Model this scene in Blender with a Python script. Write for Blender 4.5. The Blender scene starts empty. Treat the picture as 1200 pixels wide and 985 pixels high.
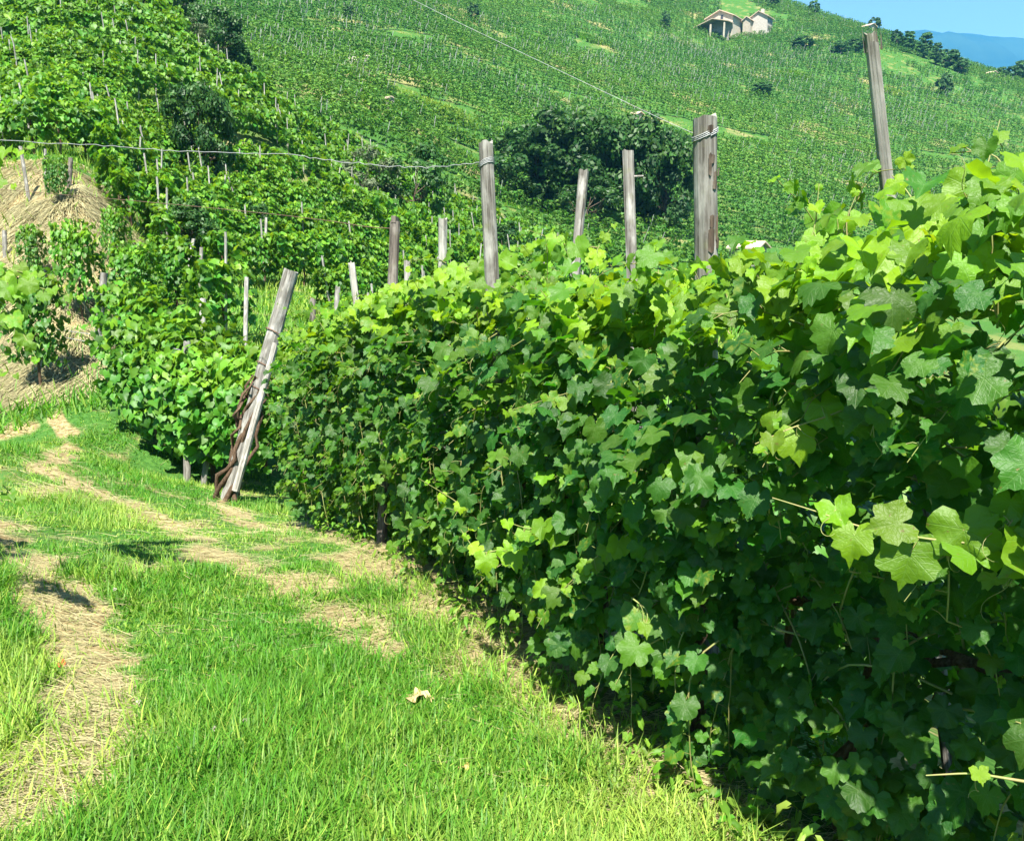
import bpy, math, random
import numpy as np
from mathutils import Vector, Matrix, Euler

SC = bpy.context.scene
COL = SC.collection
R = math.radians
RNG = np.random.default_rng(7)
random.seed(7)

# ------------------------------------------------------------------ camera, world, sun
F = 950.0                       # focal length in photograph pixels (1200 wide)
PITCH = R(13.1)
CP, SP = math.cos(PITCH), math.sin(PITCH)
CZ = 1.65

cam_d = bpy.data.cameras.new("camera")
cam_d.sensor_fit = 'HORIZONTAL'
cam_d.sensor_width = 36.0
cam_d.lens = 36.0 * F / 1200.0
cam_d.clip_start = 0.05
cam_d.clip_end = 30000.0
cam = bpy.data.objects.new("camera", cam_d)
cam.location = (0, 0, CZ)
cam.rotation_euler = (math.pi / 2 - PITCH, 0, 0)
COL.objects.link(cam)
SC.camera = cam

SUN_EL = R(60.0)
SUN_AZ = math.atan2(-0.06, -1.0)          # clockwise from +Y: behind the camera's right shoulder
sun_dir = Vector((math.sin(SUN_AZ) * math.cos(SUN_EL), math.cos(SUN_AZ) * math.cos(SUN_EL), math.sin(SUN_EL)))
W = bpy.data.worlds.new("World")
SC.world = W
W.use_nodes = True
wt = W.node_tree
sky = wt.nodes.new('ShaderNodeTexSky')
sky.sky_type = 'NISHITA'
sky.sun_disc = False
sky.sun_elevation = SUN_EL
sky.sun_rotation = SUN_AZ
sky.air_density = 1.0
sky.dust_density = 0.2
sky.ozone_density = 1.0
bg = wt.nodes['Background']
bg.inputs['Strength'].default_value = 0.05
wt.links.new(sky.outputs[0], bg.inputs[0])

sl = bpy.data.lights.new("sun", 'SUN')
sl.energy = 5.0
sl.angle = R(0.5)
sl.color = (1.0, 0.95, 0.86)
so = bpy.data.objects.new("sun", sl)
so.rotation_euler = (-sun_dir).to_track_quat('-Z', 'Y').to_euler()
so.location = (5, -5, 30)
COL.objects.link(so)

SC.view_settings.view_transform = 'Standard'
SC.view_settings.look = 'None'
SC.view_settings.exposure = 1.9
SC.view_settings.gamma = 1.0
SC.view_settings.use_curve_mapping = False
cy = SC.cycles
cy.max_bounces = 6
cy.diffuse_bounces = 3
cy.glossy_bounces = 2
cy.transmission_bounces = 4
cy.transparent_max_bounces = 4
cy.volume_bounces = 0
cy.caustics_reflective = False
cy.caustics_refractive = False


def P(px, py, d):
    """world point seen at photograph pixel (px, py), d metres in front of the lens"""
    dn = (py - 492.5) / F * d
    return Vector(((px - 600.0) / F * d, d * CP - dn * SP, CZ - dn * CP - d * SP))


def proj(x, y, z):
    zr = z - CZ
    d = y * CP - zr * SP
    dn = -(zr * CP + y * SP)
    return 600 + F * x / d, 492.5 + F * dn / d, d


def tag(o, label=None, cat=None, group=None, kind=None):
    if label: o['label'] = label
    if cat: o['category'] = cat
    if group: o['group'] = group
    if kind: o['kind'] = kind
    return o


def empty(name, loc=(0, 0, 0), label=None, cat=None, group=None):
    o = bpy.data.objects.new(name, None)
    o.location = loc
    o.empty_display_size = 0.1
    COL.objects.link(o)
    return tag(o, label, cat, group)


def link(name, me, parent=None, loc=None):
    o = bpy.data.objects.new(name, me)
    if parent is not None:
        o.parent = parent
    if loc is not None:
        o.location = loc
    COL.objects.link(o)
    return o


def make_mesh(name, verts, faces, mat, smooth=True, attrs=None, uv=None):
    """faces: int array (n, k), or list of such arrays; attrs: {name: per-vertex float array}"""
    me = bpy.data.meshes.new(name)
    verts = np.asarray(verts, dtype=np.float32).reshape(-1, 3)
    if not isinstance(faces, list):
        faces = [faces]
    faces = [np.asarray(f, dtype=np.int32) for f in faces if len(f)]
    loops = np.concatenate([f.ravel() for f in faces])
    tot = np.concatenate([np.full(len(f), f.shape[1], np.int32) for f in faces])
    start = np.concatenate([[0], np.cumsum(tot)[:-1]]).astype(np.int32)
    me.vertices.add(len(verts)); me.vertices.foreach_set("co", verts.ravel())
    me.loops.add(len(loops)); me.loops.foreach_set("vertex_index", loops)
    me.polygons.add(len(tot)); me.polygons.foreach_set("loop_start", start)
    me.polygons.foreach_set("use_smooth", np.full(len(tot), smooth))
    me.update(calc_edges=True)
    for k, a in (attrs or {}).items():
        at = me.attributes.new(k, 'FLOAT', 'POINT')
        at.data.foreach_set("value", np.asarray(a, dtype=np.float32))
    if uv is not None:
        ul = me.uv_layers.new(name="UVMap")
        ul.data.foreach_set("uv", np.asarray(uv, dtype=np.float32)[loops].ravel())
    me.materials.append(mat)
    return me


def unit(a):
    a = np.asarray(a, float)
    return a / (np.linalg.norm(a, axis=-1, keepdims=True) + 1e-9)


# smooth value noise in numpy
_NT = RNG.random((256, 256))
def noise2(x, y):
    x = np.asarray(x, float); y = np.asarray(y, float)
    xi = np.floor(x).astype(int); yi = np.floor(y).astype(int)
    fx = x - xi; fy = y - yi
    fx = fx * fx * (3 - 2 * fx); fy = fy * fy * (3 - 2 * fy)
    g = lambda a, b: _NT[a & 255, b & 255]
    return (g(xi, yi) * (1 - fx) + g(xi + 1, yi) * fx) * (1 - fy) + (g(xi, yi + 1) * (1 - fx) + g(xi + 1, yi + 1) * fx) * fy
def fbm(x, y, o=4):
    v = 0; a = 0.5
    for i in range(o):
        v = v + a * noise2(x * 2 ** i + 17.3 * i, y * 2 ** i + 9.1 * i); a *= 0.5
    return v


# ------------------------------------------------------------------ materials
def new_mat(name):
    m = bpy.data.materials.new(name)
    m.use_nodes = True
    nt = m.node_tree
    for n in list(nt.nodes):
        nt.nodes.remove(n)
    out = nt.nodes.new('ShaderNodeOutputMaterial')
    return m, nt, out


class NB:
    """tiny node builder"""
    def __init__(s, nt): s.nt = nt
    def n(s, t, **kw):
        nd = s.nt.nodes.new(t)
        for k, v in kw.items(): setattr(nd, k, v)
        return nd
    def set(s, sock, v):
        if isinstance(v, bpy.types.NodeSocket): s.nt.links.new(v, sock)
        else: sock.default_value = v
    def math(s, op, a, b=0.0, c=None, clamp=False):
        nd = s.n('ShaderNodeMath', operation=op, use_clamp=clamp)
        s.set(nd.inputs[0], a); s.set(nd.inputs[1], b)
        if c is not None: s.set(nd.inputs[2], c)
        return nd.outputs[0]
    def mix(s, f, a, b):
        nd = s.n('ShaderNodeMix', data_type='RGBA')
        s.set(nd.inputs[0], f)
        for i, v in ((6, a), (7, b)):
            s.set(nd.inputs[i], v if isinstance(v, bpy.types.NodeSocket) else (*v, 1.0))
        return nd.outputs[2]
    def noise(s, vec, scale, detail=3.0, rough=0.55):
        nd = s.n('ShaderNodeTexNoise')
        nd.inputs['Scale'].default_value = scale; nd.inputs['Detail'].default_value = detail
        nd.inputs['Roughness'].default_value = rough
        if vec is not None: s.nt.links.new(vec, nd.inputs['Vector'])
        return nd.outputs['Fac']
    def ramp(s, f, lo, hi):
        nd = s.n('ShaderNodeMapRange', interpolation_type='SMOOTHSTEP')
        s.set(nd.inputs['Value'], f); nd.inputs['From Min'].default_value = lo; nd.inputs['From Max'].default_value = hi
        return nd.outputs[0]
    def hsv(s, col, h, sat, v):
        nd = s.n('ShaderNodeHueSaturation')
        s.set(nd.inputs['Hue'], h); s.set(nd.inputs['Saturation'], sat); s.set(nd.inputs['Value'], v)
        s.set(nd.inputs['Color'], col)
        return nd.outputs[0]


def principled(nb, col, rough=0.6, spec=0.3, normal=None):
    p = nb.n('ShaderNodeBsdfPrincipled')
    nb.set(p.inputs['Base Color'], col if isinstance(col, bpy.types.NodeSocket) else (*col, 1.0))
    nb.set(p.inputs['Roughness'], rough)
    nb.set(p.inputs['Specular IOR Level'], spec)
    if normal is not None: nb.set(p.inputs['Normal'], normal)
    return p


def leaf_material(name, dark, bright, t_dark, t_bright, veins=False, rough=0.42, spec=0.5, trans=0.35, gain=0.35, under=0.2):
    m, nt, out = new_mat(name)
    nb = NB(nt)
    geo = nb.n('ShaderNodeNewGeometry')
    oi = nb.n('ShaderNodeObjectInfo')
    at = nb.n('ShaderNodeAttribute', attribute_name='age')
    rnd = nb.math('FRACT', nb.math('ADD', geo.outputs['Random Per Island'], oi.outputs['Random']))
    rnd2 = nb.math('FRACT', nb.math('MULTIPLY', rnd, 7.31))
    age = at.outputs['Fac']
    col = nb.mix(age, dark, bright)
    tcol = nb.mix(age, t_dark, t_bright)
    val = nb.math('ADD', nb.math('MULTIPLY', rnd, gain), 1.0 - gain * 0.5)
    val = nb.math('MULTIPLY', val, nb.math('ADD', nb.math('MULTIPLY', oi.outputs['Random'], 0.4), 0.82))
    hue = nb.math('ADD', nb.math('MULTIPLY', rnd2, 0.03), 0.487)
    normal = None
    if veins:
        uv = nb.n('ShaderNodeUVMap')
        sx = nb.n('ShaderNodeSeparateXYZ'); nt.links.new(uv.outputs[0], sx.inputs[0])
        x = nb.math('ABSOLUTE', nb.math('SUBTRACT', sx.outputs[0], 0.5)); y = nb.math('SUBTRACT', sx.outputs[1], 0.5)
        d = None
        for a in (0.0, 52.0, 108.0):
            dx, dy = math.sin(R(a)), math.cos(R(a))
            perp = nb.math('ABSOLUTE', nb.math('SUBTRACT', nb.math('MULTIPLY', x, dy), nb.math('MULTIPLY', y, dx)))
            along = nb.math('ADD', nb.math('MULTIPLY', x, dx), nb.math('MULTIPLY', y, dy))
            # taper: behind the petiole the vein does not exist
            perp = nb.math('ADD', perp, nb.math('MULTIPLY', nb.math('LESS_THAN', along, 0.0), 1.0))
            # side veins: feathered off the main vein
            sv = nb.math('ABSOLUTE', nb.math('SUBTRACT', nb.math('FRACT', nb.math('MULTIPLY', nb.math('SUBTRACT', along, nb.math('MULTIPLY', perp, 0.9)), 8.0)), 0.5))
            sv = nb.math('ADD', nb.math('MULTIPLY', sv, 0.12), nb.math('ADD', nb.math('MULTIPLY', nb.math('GREATER_THAN', perp, 0.16), 1.0), 0.004))
            both = nb.math('MINIMUM', perp, sv)
            d = both if d is None else nb.math('MINIMUM', d, both)
        vein = nb.math('SUBTRACT', 1.0, nb.ramp(d, 0.003, 0.016))
        col = nb.mix(nb.math('MULTIPLY', vein, 0.28), col, (0.14, 0.26, 0.06))
        nz = nb.noise(uv.outputs[0], 9.0, 3.0)
        bmp = nb.n('ShaderNodeBump'); bmp.inputs['Strength'].default_value = 0.35; bmp.inputs['Distance'].default_value = 0.006
        nb.set(bmp.inputs['Height'], nb.math('ADD', nb.math('MULTIPLY', vein, -0.35), nb.math('MULTIPLY', nz, 1.6)))
        normal = bmp.outputs[0]
    if veins:
        # yellowed margins and brown specks on some of the leaves
        sp = nb.noise(nb.n('ShaderNodeNewGeometry').outputs['Position'], 55.0, 2.0)
        col = nb.mix(nb.math('MULTIPLY', nb.ramp(sp, 0.70, 0.74), 0.7), col, (0.16, 0.09, 0.03))
        yl = nb.math('MULTIPLY', nb.math('GREATER_THAN', rnd2, 0.88), nb.ramp(nb.noise(uv.outputs[0], 4.0, 2.0), 0.45, 0.65))
        col = nb.mix(nb.math('MULTIPLY', yl, 0.6), col, (0.22, 0.24, 0.02))
    col = nb.hsv(col, hue, 1.0, val)
    tcol = nb.hsv(tcol, hue, 1.0, val)
    # the underside of a vine leaf is paler and duller
    under = nb.math('MULTIPLY', geo.outputs['Backfacing'], under)
    col = nb.mix(under, col, (0.17, 0.24, 0.12))
    p = principled(nb, col, rough, spec, normal)
    tr = nb.n('ShaderNodeBsdfTranslucent')
    nb.set(tr.inputs['Color'], tcol)
    mx = nb.n('ShaderNodeMixShader')
    mx.inputs[0].default_value = trans
    nt.links.new(p.outputs[0], mx.inputs[1]); nt.links.new(tr.outputs[0], mx.inputs[2])
    nt.links.new(mx.outputs[0], out.inputs['Surface'])
    return m


def plain(name, c1, c2, scale=6.0, rough=0.8, spec=0.2, bump=0.0, stretch=None):
    m, nt, out = new_mat(name)
    nb = NB(nt)
    tc = nb.n('ShaderNodeTexCoord')
    vec = tc.outputs['Object']
    if stretch:
        mp = nb.n('ShaderNodeMapping'); mp.inputs['Scale'].default_value = stretch
        nt.links.new(vec, mp.inputs['Vector']); vec = mp.outputs[0]
    nz = nb.noise(vec, scale, 5.0, 0.65)
    oi = nb.n('ShaderNodeObjectInfo')
    col = nb.mix(nb.ramp(nz, 0.32, 0.68), c1, c2)
    col = nb.hsv(col, 0.5, 1.0, nb.math('ADD', nb.math('MULTIPLY', oi.outputs['Random'], 0.3), 0.85))
    normal = None
    if bump:
        b = nb.n('ShaderNodeBump'); b.inputs['Strength'].default_value = bump; b.inputs['Distance'].default_value = 0.02
        nb.set(b.inputs['Height'], nz); normal = b.outputs[0]
    p = principled(nb, col, rough, spec, normal)
    nt.links.new(p.outputs[0], out.inputs['Surface'])
    return m


M = {}
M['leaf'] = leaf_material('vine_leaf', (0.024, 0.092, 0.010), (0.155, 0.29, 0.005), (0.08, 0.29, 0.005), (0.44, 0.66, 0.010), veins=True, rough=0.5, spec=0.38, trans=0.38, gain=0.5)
M['vine_mid'] = leaf_material('vine_leaf_mid', (0.042, 0.145, 0.012), (0.17, 0.32, 0.016), (0.12, 0.34, 0.010), (0.40, 0.58, 0.02), rough=0.5, spec=0.35, trans=0.32, gain=0.7)
M['vine_far'] = leaf_material('vine_leaf_far', (0.042, 0.125, 0.015), (0.13, 0.25, 0.022), (0.08, 0.27, 0.02), (0.24, 0.42, 0.03), rough=0.55, spec=0.25, trans=0.3, gain=0.8)
M['tree'] = leaf_material('tree_leaf', (0.018, 0.06, 0.012), (0.05, 0.125, 0.020), (0.035, 0.13, 0.012), (0.09, 0.23, 0.025), rough=0.5, spec=0.3, trans=0.25, gain=0.8)
M['tree_far'] = leaf_material('far_tree_leaf', (0.04, 0.105, 0.03), (0.075, 0.165, 0.045), (0.05, 0.15, 0.03), (0.09, 0.23, 0.05), rough=0.6, spec=0.2, trans=0.25, gain=0.8)
M['grey_tree'] = leaf_material('grey_shrub_leaf', (0.09, 0.13, 0.06), (0.16, 0.2, 0.10), (0.1, 0.16, 0.06), (0.16, 0.22, 0.08), rough=0.6, spec=0.2, trans=0.2, gain=0.7)
M['grass'] = leaf_material('grass_blade', (0.066, 0.19, 0.010), (0.27, 0.36, 0.055), (0.11, 0.38, 0.008), (0.34, 0.5, 0.03), rough=0.5, spec=0.25, trans=0.35, gain=0.7, under=0.05)
M['straw'] = leaf_material('straw_stalk', (0.30, 0.235, 0.10), (0.50, 0.43, 0.235), (0.30, 0.24, 0.10), (0.44, 0.38, 0.18), rough=0.55, spec=0.25, trans=0.15, gain=0.7)
M['shoot'] = plain('green_shoot', (0.16, 0.22, 0.05), (0.24, 0.20, 0.08), 30, 0.5, 0.3)
M['bark'] = plain('vine_bark', (0.055, 0.036, 0.022), (0.15, 0.10, 0.065), 12, 0.9, 0.1, 0.8, (6, 6, 1.0))
M['tree_bark'] = plain('tree_bark', (0.06, 0.045, 0.03), (0.14, 0.11, 0.08), 3, 0.9, 0.1, 0.5)
M['wire'] = plain('galvanised_wire', (0.22, 0.23, 0.23), (0.34, 0.35, 0.35), 40, 0.5, 0.5)
M['rust'] = plain('rusty_wire', (0.10, 0.06, 0.04), (0.2, 0.13, 0.09), 40, 0.7, 0.2)


def wood(name, c_dark, c_mid, c_light, moss=0.0):
    m, nt, out = new_mat(name)
    nb = NB(nt)
    tc = nb.n('ShaderNodeTexCoord')
    mp = nb.n('ShaderNodeMapping'); mp.inputs['Scale'].default_value = (60, 60, 2.2)
    nt.links.new(tc.outputs['Object'], mp.inputs['Vector'])
    g = nb.noise(mp.outputs[0], 1.0, 6.0, 0.7)
    mp2 = nb.n('ShaderNodeMapping'); mp2.inputs['Scale'].default_value = (14, 14, 5)
    nt.links.new(tc.outputs['Object'], mp2.inputs['Vector'])
    b = nb.noise(mp2.outputs[0], 1.0, 4.0, 0.6)
    col = nb.mix(nb.ramp(g, 0.36, 0.62), c_dark, c_mid)
    col = nb.mix(nb.ramp(b, 0.42, 0.7), col, c_light)
    crack = nb.ramp(g, 0.30, 0.36)
    col = nb.mix(crack, tuple(c * 0.35 for c in c_dark), col)
    if moss:
        mo = nb.ramp(nb.noise(tc.outputs['Object'], 11.0, 4.0), 0.55, 0.72)
        col = nb.mix(nb.math('MULTIPLY', mo, moss), col, (0.16, 0.17, 0.08))
    bp = nb.n('ShaderNodeBump'); bp.inputs['Strength'].default_value = 0.9; bp.inputs['Distance'].default_value = 0.006
    nb.set(bp.inputs['Height'], g)
    p = principled(nb, col, 0.85, 0.15, bp.outputs[0])
    nt.links.new(p.outputs[0], out.inputs['Surface'])
    return m

M['wood'] = wood('weathered_wood', (0.08, 0.072, 0.06), (0.215, 0.205, 0.18), (0.33, 0.32, 0.285), 0.4)
M['wood_pale'] = wood('bleached_wood', (0.15, 0.14, 0.12), (0.33, 0.315, 0.275), (0.46, 0.445, 0.40))
M['wood_dark'] = wood('dark_wood', (0.05, 0.042, 0.035), (0.14, 0.12, 0.10), (0.22, 0.20, 0.17), 0.4)
M['old_bark'] = wood('post_bark', (0.045, 0.034, 0.026), (0.12, 0.088, 0.064), (0.20, 0.16, 0.125))
M['concrete'] = plain('concrete_stake', (0.34, 0.34, 0.31), (0.46, 0.45, 0.42), 10, 0.9, 0.1)

# ------------------------------------------------------------------ terrain
NEAR = [P(*a) for a in [
    (880, 985, 2.65), (740, 880, 3.2), (600, 760, 4.1), (480, 660, 5.35), (350, 620, 8.0), (290, 590, 10.3),
    (300, 985, 2.4), (600, 985, 2.5), (0, 985, 2.3), (500, 800, 3.75), (300, 750, 4.1), (100, 750, 4.0), (0, 700, 4.3),
    (200, 620, 7.0), (50, 600, 7.0), (0, 540, 9.5), (100, 520, 11.5), (60, 490, 13), (150, 500, 13), (-200, 600, 6.0),
    (160, 555, 12), (230, 570, 11)]]
_rowdir = Vector((-0.47, 0.88, 0)); _back = Vector((0.88, 0.47, 0))
for i in (0, 2, 3, 4, 5):
    for k, dz in ((1.3, -0.25), (2.6, -0.9), (4.8, -1.7)):
        NEAR.append(NEAR[i] + _back * k + Vector((0, 0, dz)))
NEAR += [Vector(v) for v in [(0, 0, 0.02), (-2, 0, 0.05), (0, -5, 0.2), (-4, -3, 0.2), (3, -4, -0.2), (-6, 3, 0.1), (2.0, 0.3, -0.2), (4, 0, -1.0), (-9, 5, -0.1), (-10, -4, 0.4), (9, -5, -2.2)]]
FAR_T = {
    -350: [(12, 560), (16, 430), (25, 250), (45, 60), (75, -100), (130, -240), (300, -300)],
    0: [(14, 480), (19, 330), (23, 235), (30, 170), (45, 80), (58, 10), (75, -60), (110, -120), (200, -160), (330, -180)],
    100: [(15, 435), (19, 310), (23, 215), (30, 165), (45, 80), (58, 12), (72, -35), (90, -50), (130, -70), (200, -100), (330, -150)],
    200: [(14, 490), (18, 400), (25, 310), (35, 220), (45, 130), (58, 55), (66, 25), (80, 35), (100, 45), (125, 15), (160, -30), (300, -130)],
    300: [(14, 530), (18, 430), (25, 350), (40, 230), (50, 160), (58, 118), (70, 128), (85, 122), (100, 95), (130, 50), (170, 5), (230, -60), (330, -130)],
    400: [(14, 540), (20, 440), (28, 350), (40, 270), (55, 215), (75, 165), (100, 115), (140, 65), (185, 10), (250, -60), (330, -110)],
    600: [(14, 590), (25, 440), (40, 350), (60, 295), (80, 258), (100, 225), (130, 150), (170, 90), (230, 25), (290, -30), (340, -70), (450, 0)],
    850: [(14, 560), (25, 460), (50, 355), (85, 300), (120, 235), (170, 160), (250, 80), (316, 38), (350, -12), (400, 5), (500, 90)],
    930: [(14, 580), (25, 478), (50, 366), (85, 308), (120, 250), (170, 180), (250, 92), (325, 24), (352, 5), (400, 32), (500, 125)],
    1040: [(14, 610), (25, 500), (50, 380), (100, 300), (170, 205), (250, 110), (330, 42), (380, 60), (480, 140)],
    1200: [(14, 640), (25, 520), (50, 400), (100, 310), (170, 222), (250, 135), (330, 96), (400, 118), (500, 170)],
    1600: [(14, 680), (25, 560), (50, 430), (100, 330), (170, 260), (250, 190), (330, 150), (400, 160), (500, 190)],
}


def tps_fit(X, v, lam=1e-4):
    n = len(X)
    d2 = ((X[:, None] - X[None]) ** 2).sum(-1)
    K = 0.5 * d2 * np.log(d2 + 1e-12) + lam * np.eye(n)
    A = np.zeros((n + 3, n + 3)); A[:n, :n] = K; A[:n, n] = 1; A[:n, n + 1:] = X; A[n, :n] = 1; A[n + 1:, :n] = X.T
    s = np.linalg.solve(A, np.concatenate([v, np.zeros(3)]))
    return X, s


def tps_eval(fit, Q):
    X, s = fit
    out = np.empty(len(Q))
    for i in range(0, len(Q), 20000):
        q = Q[i:i + 20000]
        d2 = ((q[:, None] - X[None]) ** 2).sum(-1)
        out[i:i + 20000] = (0.5 * d2 * np.log(d2 + 1e-12)) @ s[:-3] + s[-3] + q @ s[-2:]
    return out

_nx = np.array([[p.x, p.y] for p in NEAR]); _nz = np.array([p.z for p in NEAR])
NEAR_FIT = tps_fit(_nx / 5.0, _nz, 2e-3)
_fp = [P(px, py, d) for px, t in FAR_T.items() for d, py in t]
_fa = np.array([[math.atan2(p.x, p.y), math.log(math.hypot(p.x, p.y))] for p in _fp])
_fq = np.array([(p.z - CZ) / math.hypot(p.x, p.y) for p in _fp])
FAR_FIT = tps_fit(_fa * np.array([2.5, 1.0]), _fq, 2e-4)


def sstep(a, b, x):
    t = np.clip((x - a) / (b - a), 0, 1)
    return t * t * (3 - 2 * t)


def ground(x, y, bumps=True):
    x = np.atleast_1d(np.asarray(x, float)); y = np.atleast_1d(np.asarray(y, float))
    r = np.hypot(x, y) + 1e-6
    az = np.arctan2(x, y)
    nz = tps_eval(NEAR_FIT, np.stack([np.clip(x, -11, 9), np.clip(y, -6, 15)], 1) / 5.0)
    azc = np.clip(az, -0.72, 0.75)
    q = tps_eval(FAR_FIT, np.stack([azc * 2.5, np.log(np.clip(r, 11, 480))], 1))
    fz = q * np.clip(r, 11, 480) + CZ
    side = np.abs(az) > 0.75
    fz = np.where(side, fz * (1 - sstep(0.75, 2.2, np.abs(az))) + 0.0, fz)
    low = sstep(math.log(430), math.log(800), np.log(r))
    fz = fz * (1 - low) + low * (-40.0)
    w = sstep(math.log(11.0), math.log(15.5), np.log(r))
    z = nz * (1 - w) + fz * w
    if bumps:
        z = z + (fbm(x * 1.3 + 5, y * 1.3, 3) - 0.44) * 0.10 * np.clip(r / 6, 0.4, 1) + (fbm(x * 0.09, y * 0.09 + 30, 3) - 0.44) * 1.6 * sstep(14, 60, r) * (1 - low)
        z = z + (fbm(x * .7 + 11, y * .7 + 2, 4) - .44) * .8 * sstep(15.5, 19, r) * (1 - sstep(27, 33, r)) * sstep(.36, .44, -az)
    return z


def gz(x, y):
    return float(ground([x], [y])[0])


# ray against the terrain, marched outward in log steps
_MARCH = np.exp(np.linspace(math.log(1.6), math.log(460), 420))
def hit(px, py, dmin=0.0):
    a = P(px, py, 1.0) - Vector((0, 0, CZ))
    h = np.stack([a.x * _MARCH, a.y * _MARCH], 1)
    zz = a.z * _MARCH + CZ - ground(h[:, 0], h[:, 1])
    below = np.where((zz < 0) & (_MARCH > dmin))[0]
    i = below[0] if len(below) else len(_MARCH) - 1
    d = _MARCH[i]
    if i > 0 and zz[i - 1] > 0:
        t = zz[i - 1] / (zz[i - 1] - zz[i])
        d = _MARCH[i - 1] + t * (_MARCH[i] - _MARCH[i - 1])
    p = P(px, py, d)
    return Vector((p.x, p.y, gz(p.x, p.y))), d


def poly_dist(x, y, pts):
    best = np.full(np.shape(x), 1e9)
    for (ax, ay), (bx, by) in zip(pts[:-1], pts[1:]):
        vx, vy = bx - ax, by - ay
        t = np.clip(((x - ax) * vx + (y - ay) * vy) / (vx * vx + vy * vy + 1e-9), 0, 1)
        best = np.minimum(best, np.hypot(x - ax - t * vx, y - ay - t * vy))
    return best


def inside(x, y, poly):
    c = np.zeros(np.shape(x), bool)
    n = len(poly)
    for i in range(n):
        (x1, y1), (x2, y2) = poly[i], poly[(i + 1) % n]
        cr = ((y1 > y) != (y2 > y)) & (x < (x2 - x1) * (y - y1) / (y2 - y1 + 1e-12) + x1)
        c ^= cr
    return c


def hp(pts):
    return [tuple(hit(a, b)[0].xy) for a, b in pts]

# row of vines on the right: front edge on the ground
ROW = [(2.05, -0.12), (1.53, 0.86)] + [tuple(P(*a).xy) for a in [(880, 985, 2.65), (600, 760, 4.1), (480, 660, 5.35), (350, 620, 8.0), (347, 616, 8.35)]]
TRACKS = [  # mown-out straw tracks: (pixel polyline, half width m)
    (hp([(-60, 600), (0, 625), (45, 662), (80, 705), (95, 750), (102, 810), (85, 860), (45, 915), (0, 965), (-60, 990)]), 0.13),
    (hp([(40, 545), (95, 570), (150, 590), (195, 612)]), 0.16),
    (hp([(195, 612), (240, 640)]), 0.06),
    (hp([(240, 645), (300, 672), (390, 690)]), 0.16),
    (hp([(395, 715), (430, 735), (455, 755)]), 0.18),
    (hp([(400, 655), (470, 690), (530, 722)]), 0.15),
    (hp([(560, 762), (640, 812), (700, 860)]), 0.15),
    (hp([(255, 590), (330, 625)]), 0.13),
    (hp([(70, 490), (80, 520), (60, 560)]), 0.14),
    (hp([(-40, 520), (30, 500)]), 0.25),
]
LEDGE = hp([(-30, 700), (20, 740), (35, 820), (10, 880)])
HAY = hp([(-70, 470), (-80, 330), (-70, 210), (20, 192), (60, 185), (100, 200), (150, 250), (150, 300), (125, 350), (130, 440), (60, 470)])
GRASS_POLY = [(-1.2, 0.6), (-4.5, 0.8), (-7.0, 4.0), (-9.5, 8.0)] + hp([(-160, 510), (-30, 482), (55, 470), (130, 468), (180, 478), (215, 545), (310, 555), (400, 600), (580, 700), (740, 800), (900, 940), (980, 1040)])


def in_hay(x, y):
    """the dry bank, with a ragged edge"""
    a = (fbm(x * .9 + 70, y * .9, 4) - .46) * 2.4; b = (fbm(x * .9, y * .9 + 70, 4) - .46) * 2.4
    return inside(x + a, y + b, HAY)


def straw_amount(x, y):
    v = np.zeros(np.shape(x))
    n = fbm(x * 3.1, y * 3.1, 3) - 0.44
    n2 = fbm(x * 9.0 + 40, y * 9.0, 2) - 0.37
    for pts, w in TRACKS:
        d = poly_dist(x, y, pts)
        v = np.maximum(v, 1 - sstep(w * 0.35, w * 1.6, d + n * 0.46 + n2 * 0.34))
    v = np.maximum(v, in_hay(x, y) * 1.0)
    # thin dry strip along the foot of the row
    d = poly_dist(x, y, ROW)
    v = np.maximum(v, 0.75 * (1 - sstep(0.10, 0.38, d + n * 0.4)))
    # loose dry scatter over the lawn
    v = np.maximum(v, 0.6 * sstep(0.53, 0.68, fbm(x * 1.7 + 8, y * 1.7 + 3, 4)))
    return v


def row_side(x, y):
    """signed distance from the front edge of the row: positive behind it"""
    d = poly_dist(x, y, ROW)
    best = np.full(np.shape(x), 1e9); sgn = np.ones(np.shape(x))
    for (ax, ay), (bx, by) in zip(ROW[:-1], ROW[1:]):
        vx, vy = bx - ax, by - ay
        t = np.clip(((x - ax) * vx + (y - ay) * vy) / (vx * vx + vy * vy + 1e-9), 0, 1)
        dd = np.hypot(x - ax - t * vx, y - ay - t * vy)
        s = np.sign((x - ax) * vy - (y - ay) * vx)
        sgn = np.where(dd < best, s, sgn); best = np.minimum(best, dd)
    return d * sgn


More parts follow.
